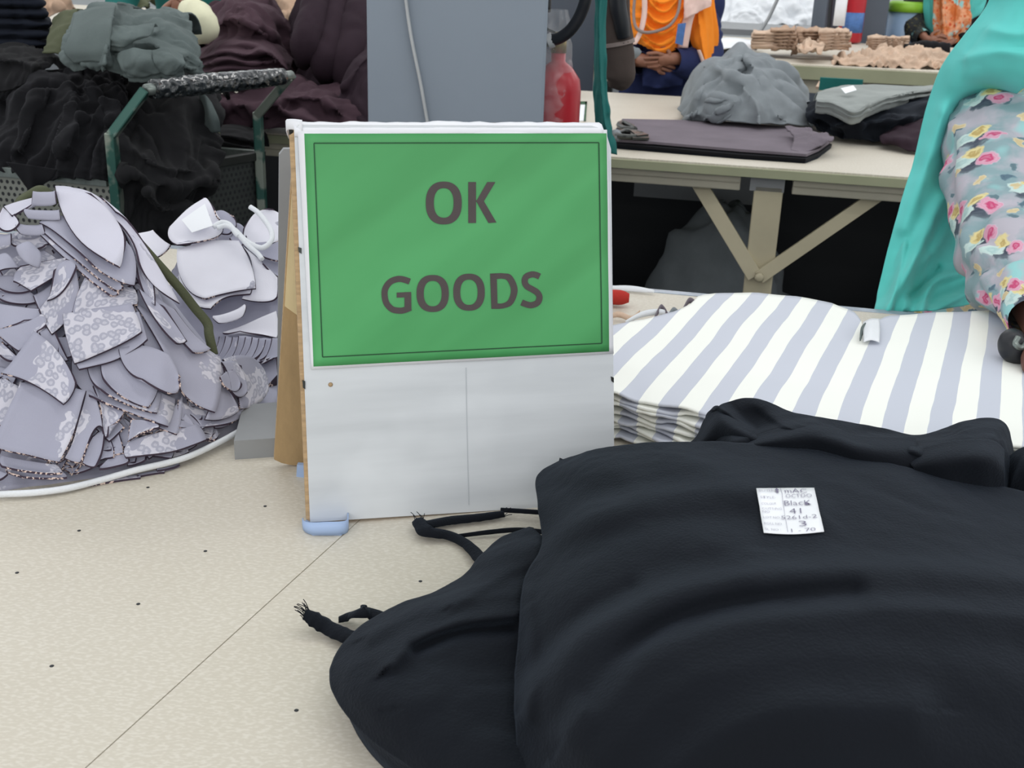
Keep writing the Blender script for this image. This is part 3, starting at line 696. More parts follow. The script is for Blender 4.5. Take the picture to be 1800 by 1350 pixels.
tag(scrap([(1070, 505), (1110, 507), (1150, 512)], .002, M['white'], 'x'), 'flat white offcut near the red velvet roll', 'scrap')

# ---------------------------------------------------------------- black cloth bundle, front right
tz = .9
MAINR = [
 [(985, 808, .972), (1060, 787, 1.003), (1180, 776, 1.015), (1340, 780, 1.02), (1500, 802, 1.02), (1650, 834, 1.012), (1800, 863, 1.0), (2050, 930, .99)],
 [(943, 838, .968), (1045, 822, 1.012), (1180, 822, 1.026), (1340, 834, 1.03), (1500, 858, 1.03), (1660, 892, 1.024), (1810, 925, 1.012), (2070, 990, 1.0)],
 [(946, 890, .975), (1055, 890, 1.018), (1190, 895, 1.034), (1350, 912, 1.04), (1510, 935, 1.04), (1670, 965, 1.036), (1820, 1000, 1.028), (2080, 1060, 1.01)],
 [(951, 960, .972), (1040, 965, 1.012), (1180, 985, 1.034), (1350, 1005, 1.044), (1510, 1030, 1.046), (1670, 1055, 1.042), (1830, 1085, 1.034), (2090, 1140, 1.02)],
 [(919, 1022, .972), (1020, 1050, 1.012), (1160, 1080, 1.034), (1340, 1105, 1.044), (1510, 1125, 1.048), (1680, 1150, 1.044), (1840, 1180, 1.036), (2100, 1230, 1.02)],
 [(911, 1120, .97), (1010, 1150, 1.01), (1150, 1180, 1.032), (1330, 1205, 1.042), (1510, 1225, 1.044), (1680, 1250, 1.04), (1850, 1270, 1.032), (2110, 1310, 1.02)],
 [(903, 1210, .965), (1005, 1245, 1.004), (1145, 1280, 1.022), (1330, 1305, 1.03), (1510, 1330, 1.032), (1690, 1350, 1.03), (1860, 1370, 1.02), (2120, 1400, 1.01)],
 [(908, 1330, .955), (1010, 1370, .985), (1150, 1400, 1.0), (1330, 1430, 1.005), (1510, 1450, 1.005), (1700, 1470, 1.0), (1870, 1490, .995), (2130, 1520, .99)],
 [(905, 1470, .94), (1010, 1520, .95), (1150, 1560, .955), (1330, 1600, .955), (1510, 1630, .955), (1710, 1650, .95), (1880, 1670, .95), (2140, 1700, .95)]]
RID = [
 ([(950, 975), (1010, 925), (1110, 885), (1240, 862), (1330, 865)], 20, .006, 1.8),
 ([(1180, 800), (1300, 840), (1380, 862), (1440, 900)], 22, .004, 1.6),
 ([(960, 1045), (1060, 985), (1180, 950), (1300, 960)], 30, .004, 1.6),
 ([(930, 1230), (1010, 1130), (1130, 1060), (1260, 1025), (1450, 1003), (1650, 1008), (1900, 1035)], 26, .0095, 2.2),
 ([(1000, 1290), (1080, 1190), (1200, 1125), (1330, 1092), (1500, 1075), (1700, 1080), (1900, 1100)], 26, .0085, 2.4),
 ([(930, 1170), (1020, 1090), (1110, 1040)], 20, -.004, 1.0),
 ([(1040, 1220), (1140, 1120), (1260, 1070), (1500, 1040)], 22, -.005, 1.0),
 ([(1060, 1350), (1160, 1240), (1300, 1180), (1500, 1160), (1800, 1190)], 45, .005, 1.8),
 ([(1150, 1400), (1260, 1300), (1400, 1250), (1600, 1250)], 40, .006, 1.5),
 ([(925, 1040), (935, 1150), (925, 1260)], 14, .004, 1.0),
 ([(960, 830), (1000, 860), (1080, 860)], 25, -.003, 1.0),
]
RID = [(a, b, c*1.45, d) for a, b, c, d in RID]
g = cloth_grid(MAINR, 'z', (150, 190), RID, wr=(.0012, 6, (1, 1, .5), 1.3), fine=(.0004, 60),
               skirt={'top': (0, .03, -.09), 'left': (.012, .012, -.075), 'right': (.02, 0, -.13), 'bottom': (0, -.02, -.06)})
g[..., 2] = np.maximum(g[..., 2], .9015)
bundle = grid_obj('black_cloth_bundle', g, M['black'], None, .002)
tag(bundle, 'large folded black jersey bundle carrying the white cutting label, front right of the table', 'fabric', kind='thing')
bvb = bvh_of(bundle)
# the label: a sheet that follows the cloth, with print and handwriting
LQ = [(1329.5, 862), (1430, 861), (1447.5, 938), (1342, 940)]
def LB(u, v):
    a, b, c, d = [np.array(q, float) for q in LQ]; p = (a*(1-u)+b*u)*(1-v)+(d*(1-u)+c*u)*v; p[1] += 3.5*math.sin(u*math.pi)*v; return p
g = np.array([[hit(bvb, *LB(u, v), .0018) for u in np.linspace(0, 1, 13)] for v in np.linspace(0, 1, 11)])
lab = grid_obj('cutting_label', g, M['label'], None, .0004); tag(lab, 'white paper cutting label with handwriting on the black jersey bundle', 'label')
def txt(s, u, v, h, w, mat, parent, mapf, name='printed_line', bold=0.0, skew=0.0):
    cu = bpy.data.curves.new('t', 'FONT'); cu.body = s; cu.size = 1; cu.offset = -.012; cu.resolution_u = 2
    o = bpy.data.objects.new('t', cu); COL.objects.link(o); bpy.context.view_layer.update()
    me = bpy.data.meshes.new_from_object(o.evaluated_get(bpy.context.evaluated_depsgraph_get()))
    bpy.data.objects.remove(o); xs = [q.co.x for q in me.vertices]; x0, x1 = min(xs), max(xs)
    for q in me.vertices:
        a = (q.co.x-x0)/(x1-x0); b = q.co.y/.7
        q.co = Vector(mapf(u+a*w+skew*b*h, v-b*h))
    me.materials.clear(); me.materials.append(mat); o = bpy.data.objects.new(name, me); COL.objects.link(o)
    if parent: attach(o, parent)
    return o
lm = lambda u, v: hit(bvb, *LB(u, v), .0026)
for s, u, v, w in (('BUYER', .03, .09, .24), ('STYLE-', .03, .23, .25), ('COLOUR', .03, .37, .25), ('CUTTING', .03, .49, .34), ('NO', .03, .56, .12),
                   ('LOT NO.', .03, .69, .3), ('ROLL NO', .03, .83, .3), ('SL NO :', .03, .96, .27)):
    txt(s, u, v, .05, w, M['inkl'], lab, lm)
txt('mAC', .47, .125, .09, .38, M['inkb'], lab, lm, 'handwriting')
txt('OCTDO', .47, .23, .08, .45, M['inkb'], lab, lm, 'handwriting')
txt('BlacK', .43, .40, .11, .46, M['inkb'], lab, lm, 'handwriting')
txt('41', .50, .58, .12, .2, M['inkb'], lab, lm, 'handwriting')
txt('5261d-2', .34, .70, .08, .6, M['inkb'], lab, lm, 'handwriting')
txt('3', .62, .86, .12, .13, M['inkb'], lab, lm, 'handwriting')
txt('1 - 70', .47, .985, .08, .4, M['inkb'], lab, lm, 'handwriting')
def lpoly(name, pts, mat): 
    v = [lm(*p) for p in pts]; return mk(name, v, [tuple(range(len(v)))], mat, lab, False)
lpoly('arrow_mark', [(.33, .02), (.38, .065), (.35, .065), (.35, .11), (.31, .11), (.31, .065), (.28, .065)], M['inkb'])
for k in range(8): lpoly('column_rule', [(.405, .02+k*.12), (.411, .02+k*.12), (.411, .14+k*.12), (.405, .14+k*.12)], M['inkb'])

# left lobe
LOB = [
 [(930, 925, .955), (880, 945, .945), (845, 975, .94), (815, 1010, .935), (760, 1040, .935), (700, 1062, .935), (640, 1096, .93), (598, 1138, .928), (578, 1180, .93), (590, 1230, .93), (640, 1290, .932), (700, 1335, .935), (800, 1400, .935)],
 [(945, 935, .965), (905, 958, .958), (870, 990, .955), (840, 1025, .953), (790, 1052, .953), (735, 1075, .953), (682, 1106, .95), (645, 1143, .948), (628, 1182, .95), (640, 1225, .95), (690, 1278, .95), (745, 1320, .95), (830, 1385, .95)],
 [(960, 950, .968), (930, 980, .964), (905, 1015, .962), (880, 1045, .962), (840, 1070, .962), (790, 1095, .963), (740, 1125, .962), (708, 1158, .96), (698, 1190, .96), (712, 1225, .96), (755, 1270, .96), (805, 1310, .96), (870, 1375, .957)],
 [(990, 980, .965), (975, 1020, .962), (955, 1050, .96), (935, 1080, .96), (900, 1100, .962), (860, 1120, .963), (820, 1145, .963), (795, 1170, .962), (790, 1200, .962), (800, 1230, .962), (835, 1270, .962), (880, 1310, .962), (940, 1375, .958)],
 [(1040, 1010, .955), (1030, 1050, .95), (1015, 1080, .95), (1000, 1110, .95), (985, 1130, .95), (965, 1150, .95), (945, 1170, .95), (930, 1190, .95), (925, 1215, .95), (935, 1245, .95), (955, 1280, .95), (990, 1320, .95), (1040, 1380, .95)]]
LR_ = [([(905, 1080), (820, 1092), (740, 1120), (690, 1165)], 14, .007, 2.0), ([(910, 1040), (830, 1050), (730, 1075), (650, 1115)], 18, .005, 1.5),
       ([(900, 1105), (810, 1112), (730, 1140)], 12, -.005, 1.0), ([(900, 1240), (800, 1215), (720, 1235)], 30, .003, 1.5), ([(940, 985), (880, 1010), (800, 1060)], 14, .004, 1.4),
       ([(850, 985), (900, 968), (945, 960)], 12, .004, 1.4)]
LR_ = [(a, b, c*1.3, d) for a, b, c, d in LR_]
g = cloth_grid(LOB, 'z', (60, 130), LR_, wr=(.0012, 12, (1, 1, .5), 1.3), fine=(.0004, 60), skirt={'top': (.012, .004, -.03)})
g[..., 2] = np.maximum(g[..., 2], .9015)
tag(grid_obj('black_cloth_lobe', g, M['black'], None, .0025), 'rounded black jersey fold spreading left from beneath the labelled bundle', 'fabric')
LUM = [[(905, 1238, .94), (885, 1245, .935), (868, 1256, .93), (866, 1290, .925), (878, 1330, .93), (880, 1380, .93)],
       [(925, 1240, .955), (905, 1252, .955), (892, 1270, .952), (892, 1300, .95), (902, 1335, .95), (905, 1385, .95)],
       [(960, 1260, .955), (950, 1270, .955), (940, 1290, .955), (940, 1320, .955), (945, 1350, .955), (950, 1390, .95)]]
tag(grid_obj('black_cloth_tuck', cloth_grid(LUM, 'z', (16, 40), (), wr=(.001, 14, (1, 1, 1)), skirt={'top': (.008, .003, -.02)}), M['black'], None, .002), 'small black jersey tuck poking out low beneath the labelled bundle', 'fabric')
# cloth behind
BK = [
 [(1175, 800, .95), (1222, 770, .965), (1240, 735, .99), (1262, 714, 1.01), (1285, 706, 1.014), (1310, 700, 1.018), (1345, 705, 1.018), (1400, 726, 1.015), (1470, 738, 1.008), (1550, 752, 1.0), (1610, 765, .995), (1660, 752, 1.0), (1695, 740, 1.006), (1740, 734, 1.008), (1768, 745, 1.004), (1779, 775, .99), (1785, 810, .97)],
 [(1180, 815, .955), (1235, 785, .985), (1262, 750, 1.005), (1285, 735, 1.012), (1310, 735, 1.008), (1335, 730, 1.012), (1365, 738, 1.02), (1410, 752, 1.02), (1470, 762, 1.018), (1550, 775, 1.012), (1610, 782, 1.01), (1660, 775, 1.012), (1700, 770, 1.018), (1735, 768, 1.02), (1758, 775, 1.014), (1770, 800, 1.0), (1775, 830, .98)],
 [(1200, 830, .96), (1250, 805, .99), (1285, 780, 1.01), (1320, 768, 1.012), (1350, 765, 1.01), (1380, 765, 1.015), (1410, 768, 1.02), (1450, 782, 1.02), (1500, 795, 1.018), (1560, 800, 1.015), (1610, 805, 1.014), (1655, 800, 1.014), (1695, 800, 1.018), (1725, 805, 1.018), (1745, 815, 1.012), (1758, 835, 1.0), (1765, 860, .985)],
 [(1230, 850, .96), (1290, 830, .985), (1330, 815, 1.0), (1370, 808, 1.005), (1400, 808, 1.005), (1430, 812, 1.005), (1470, 820, 1.005), (1510, 830, 1.005), (1550, 840, 1.005), (1600, 850, 1.0), (1640, 858, 1.0), (1680, 862, 1.0), (1710, 868, 1.0), (1735, 872, .995), (1755, 880, .99), (1770, 890, .985), (1780, 900, .98)]]
BR_ = [([(1262, 716), (1320, 757)], 9, .009, 1.0), ([(1280, 735), (1325, 757)], 10, -.006, 1.0), ([(1305, 716), (1345, 708)], 14, .003, 1.0),
       ([(1290, 775), (1360, 757), (1430, 742)], 10, .006, 1.5), ([(1440, 745), (1500, 765), (1600, 765)], 12, -.004, 1.0), ([(1420, 750), (1500, 778), (1580, 770)], 14, .006, 1.6),
       ([(1600, 792), (1680, 773), (1745, 772)], 10, .007, 1.7), ([(1580, 770), (1655, 832)], 9, .005, 1.0), ([(1690, 752), (1760, 752)], 12, .004, 1.0), ([(1520, 758), (1600, 768)], 10, -.005, 1.0)]
g = cloth_grid(BK, 'z', (70, 170), BR_, wr=(.0008, 14, (1, 1, 1), 1.2), fine=(.0003, 60), skirt={'top': (0, .02, -.09), 'left': (.01, .02, -.05), 'right': (.01, .01, -.06)})
g[..., 2] = np.maximum(g[..., 2], .9015)
tag(grid_obj('black_cloth_folds', g, M['black'], None, .0025), 'crumpled black jersey folds heaped behind the labelled bundle against the striped stack', 'fabric')
def flapz(nm, top, bot, label, ridg=()):
    mid = [((a[0]+b[0])/2, (a[1]*.6+b[1]*.4), max(a[2], b[2])+.006) for a, b in zip(top, bot)]
    g = cloth_grid([top, mid, bot], 'z', (26, 60), ridg, wr=(.0006, 14, (1, 1, 1)), skirt={'top': (0, .008, -.014)})
    tag(grid_obj(nm, g, M['black'], None, .0022), label, 'fabric')
flapz('black_cloth_flap', [(1212, 792, .985), (1232, 754, .996), (1250, 722, 1.006), (1262, 714, 1.012), (1278, 724, 1.014), (1304, 742, 1.014), (1330, 758, 1.012), (1350, 776, 1.006)],
      [(1222, 806, .975), (1245, 800, .985), (1262, 795, .99), (1275, 792, .995), (1290, 792, 1.0), (1308, 794, 1.0), (1328, 796, 1.0), (1345, 800, .995)], 'pointed triangular black flap at the left end of the crumpled folds')
flapz('black_cloth_flap', [(1288, 784, 1.004), (1335, 764, 1.016), (1385, 750, 1.024), (1425, 741, 1.028), (1465, 750, 1.028), (1505, 765, 1.024), (1560, 768, 1.02), (1610, 768, 1.016)],
      [(1290, 806, .99), (1340, 806, 1.0), (1390, 806, 1.006), (1430, 808, 1.008), (1470, 815, 1.01), (1515, 825, 1.01), (1565, 836, 1.006), (1615, 846, 1.004)], 'long black flap with a peaked edge across the middle of the crumpled folds')
flapz('black_cloth_flap', [(1588, 800, 1.012), (1630, 786, 1.022), (1680, 775, 1.028), (1720, 772, 1.03), (1748, 775, 1.026), (1766, 790, 1.016)],
      [(1620, 850, 1.0), (1660, 850, 1.008), (1700, 852, 1.008), (1730, 856, 1.006), (1752, 862, 1.0), (1766, 868, .994)], 'broad black flap at the right end of the crumpled folds')
RG = [[(1765, 870, .96), (1772, 815, .985), (1790, 790, 1.0), (1830, 780, 1.01), (1900, 785, 1.01), (2000, 800, 1.0)],
      [(1775, 890, .965), (1790, 845, .99), (1810, 820, 1.01), (1850, 812, 1.018), (1910, 815, 1.018), (2010, 830, 1.0)],
      [(1790, 910, .965), (1810, 885, .985), (1835, 870, .99), (1870, 865, .99), (1920, 870, .99), (2020, 880, .99)]]
tag(grid_obj('black_cloth_roll', cloth_grid(RG, 'z', (30, 50), (), wr=(.002, 14, (1, 1, 1)), skirt={'top': (0, .02, -.09)}), M['black'], None, .0025), 'black jersey fold at the right edge of the picture behind the labelled bundle', 'fabric')
# bands and frayed ends
def band(name, px, z, w, mat, label, parent=None, th=.0016, twist=0.0, fray=0):
    c = crs(np.array([PZ(x, y, .9+zz) for (x, y), zz in zip(px, z)]), 10*len(px)); t = np.gradient(c, axis=0); t /= np.linalg.norm(t, axis=1)[:, None]
    s = np.cross(t, [0, 0, 1.]); s /= np.linalg.norm(s, axis=1)[:, None]; n = len(c); tt = np.linspace(0, 1, n)
    ww = w if hasattr(w, '__len__') else [w, w]; wid = np.interp(tt, np.linspace(0, 1, len(ww)), ww)[:, None]*(1+.12*pn(np.stack([tt*14, tt*0, tt*0+w_seed()], -1)))[:, None]
    g = np.stack([c-s*wid/2+np.array([0, 0, -.001]), c-s*wid*.2+np.array([0, 0, .0025]), c+s*wid*.2+np.array([0, 0, .0025]), c+s*wid/2+np.array([0, 0, -.001])], 1)
    g[..., 2] = np.maximum(g[..., 2], .9022)
    o = grid_obj(name, g, mat, parent, th)
    for k in range(fray):
        a = g[0, k % 4]+(g[0, (k+1) % 4]-g[0, k % 4])*random.random(); d = -t[0]*.006+np.array([random.uniform(-.004, .004), random.uniform(-.004, .004), random.uniform(.0005, .005)])
        tube('frayed_thread', [a, a+d*.5+np.array([0, .001, 0]), a+d], .00035, mat, o, 5)
    return tag(o, label, 'strip', 'black strips trailing from the bundle') if label else o
def w_seed(): return random.random()*9
band('black_strip', [(885, 903), (840, 909), (790, 914), (748, 922)], [.006, .006, .006, .008], [.010, .013, .014, .014], M['black'], 'frayed black strip end lying along the sign bottom edge', fray=7)
band('black_strip', [(736, 914), (752, 932), (790, 940), (820, 955), (850, 985), (875, 1010)], [.008, .009, .006, .006, .01, .02], [.014, .02, .014, .013, .015, .015], M['black'], 'broad black strip bending down from the sign towards the black fold', fray=6)
band('black_strip', [(800, 944), (860, 936), (910, 932), (960, 936)], [.004, .005, .008, .012], [.002, .0045, .005, .005], M['black'], 'thin black strip running level into the labelled bundle')
band('black_strip', [(880, 897), (915, 899), (960, 902)], [.008, .009, .01], [.005, .005, .005], M['black'], 'thin black strip along the sign foot running into the bundle')
band('black_strip', [(538, 1078), (552, 1086), (575, 1100), (600, 1112), (635, 1125)], [.016, .013, .008, .008, .01], [.014, .019, .018, .018, .018], M['black'], 'black strip end with frayed threads reaching left on bare laminate', fray=14)
band('black_strip', [(595, 1090), (615, 1082), (636, 1074), (655, 1078), (690, 1095)], [.004, .008, .017, .014, .012], [.006, .012, .016, .016, .014], M['black'], 'short curled black flap lifting off the table beside the frayed strip')

# ---------------------------------------------------------------- pile of cut lilac-grey pieces
EDGE = np.array([(-60, 872), (0, 868), (150, 848), (300, 822), (400, 778), (440, 745), (490, 700), (520, 690)], float)
S_ = .80; NRM = np.array([0, -S_, 1.])/math.hypot(S_, 1)
def surf_front(px, py, lift=0.0):
    yb = PZ(px, np.interp(px, EDGE[:, 0], EDGE[:, 1]))[..., 1]
    d = ray(px, py); t = (CAM[2]-.9+S_*yb)/(S_*d[..., 1]-d[..., 2]); p = CAM+d*t[..., None]
    return p, NRM
def surf_back(px, py, lift=0.0):
    d = ray(px, py); yb = 1.30+0*np.asarray(px); t = (CAM[2]-.9+.7*yb)/(.7*d[..., 1]-d[..., 2]); return CAM+d*t[..., None], np.array([0, -.7, 1.])/math.hypot(.7, 1)
def serend(P8, n=11, m=11):
    P8 = np.array([tuple(q)+(0,)*(3-len(q)) for q in P8], float); s = np.linspace(-1, 1, n)[None, :]; t = np.linspace(-1, 1, m)[:, None]
    c = [(-1, -1), (0, -1), (1, -1), (1, 0), (1, 1), (0, 1), (-1, 1), (-1, 0)]; out = 0
    for (a, b), q in zip(c, P8):
        if a and b: N = (1+a*s)*(1+b*t)*(a*s+b*t-1)/4
        elif a == 0: N = (1-s*s)*(1+b*t)/2
        else: N = (1-t*t)*(1+a*s)/2
        out = out+N[..., None]*q
    return out
def P4(a, b, c, d): 
    f = lambda p, q: tuple((np.array(p)+np.array(q))/2); return [a, f(a, b), b, f(b, c), c, f(c, d), d, f(d, a)]
cnt = [0]
def piece(pts, L_, label, mat='lil', surf=surf_front, cat='fabric piece', name='cut_fabric_piece', grp='cut pieces in the lilac-grey pile', thick=.0022, curl=1.0, off=0.0):
    P = P4(*pts) if len(pts) == 4 else pts
    q = serend(P, 13, 13); cnt[0] += 1; sd = cnt[0]*3.7
    base, n = surf(q[..., 0], q[..., 1])
    s = np.linspace(-1, 1, 13)
    lip = .0028*(np.abs(s)[None, :]**3)+.0035*(np.clip(s, 0, 1)[:, None]**2)
    no = .0045*curl*pn(np.stack([q[..., 0]/70.+sd, q[..., 1]/70., 0*q[..., 0]], -1))
    h = .0042*L_+off+q[..., 2]*.001+lip*curl+no
    g = base+n*h[..., None]
    low = g[..., 2] < .9016+.0008*L_*(surf is surf_front)
    g[..., 2] = np.where(low, .9016+.0008*L_, g[..., 2])
    o = grid_obj(name, g, M[mat], None, thick, M['cut']); return tag(o, label, cat, grp)
# the mass of pieces underneath, which nobody could count
def mass(surf, x0, x1, ytop, ybot, label, mat, lft=0.0, nx=46, ny=40):
    X = np.linspace(x0, x1, nx); T = np.linspace(0, 1, ny)[:, None]; yt = np.interp(X, ytop[0], ytop[1]); yb = np.interp(X, ybot[0], ybot[1])
    px = X[None]+0*T; py = yt*(1-T)+yb*T; g, n = surf(px, py)
    g = g+n*(lft-.006+.004*folds(g*22))[..., None]
    a = np.linspace(0, 1, 7)[1:, None, None]; back = g[0][None]+a*np.array([0, .10, 0])+np.concatenate([np.zeros((1, 1, 2)), np.ones((1, 1, 1))], -1)*(.9-g[0][None, :, 2:])*a**1.6
    g = np.concatenate([back[::-1], g])
    for sd_ in (0, -1):
        e0 = g[:, sd_][:, None]; st_ = np.array([.35, .7, 1.0])[None, :, None]; ex = e0+st_*np.concatenate([np.full((len(g), 1, 1), -.02 if sd_ == 0 else .02), np.zeros((len(g), 1, 1)), .9-e0[..., 2:]], -1)
        g = np.concatenate([ex[:, ::-1], g] if sd_ == 0 else [g, ex], 1)
    g[..., 2] = np.maximum(g[..., 2], .9012)
    o = grid_obj('heaped_offcuts', g, mat, None, .003); return tag(o, label, 'fabric', kind='stuff')
mass(surf_front, -60, 445, ([-60, 0, 60, 125, 190, 240, 300, 380, 445], [420, 412, 392, 380, 405, 450, 530, 640, 700]), ([-60, 0, 150, 300, 400, 445], [866, 862, 842, 815, 765, 738]), 'mass of lilac-grey offcuts under the visible pieces of the left pile', M['lil'])
mass(surf_back, 300, 515, ([300, 330, 370, 400, 440, 470, 515], [470, 430, 395, 405, 415, 410, 405]), ([300, 515], [640, 690]), 'mass of pale offcuts under the white tied bundle beside the sign', M['lil'])
g_ = 'in the lilac-grey pile'
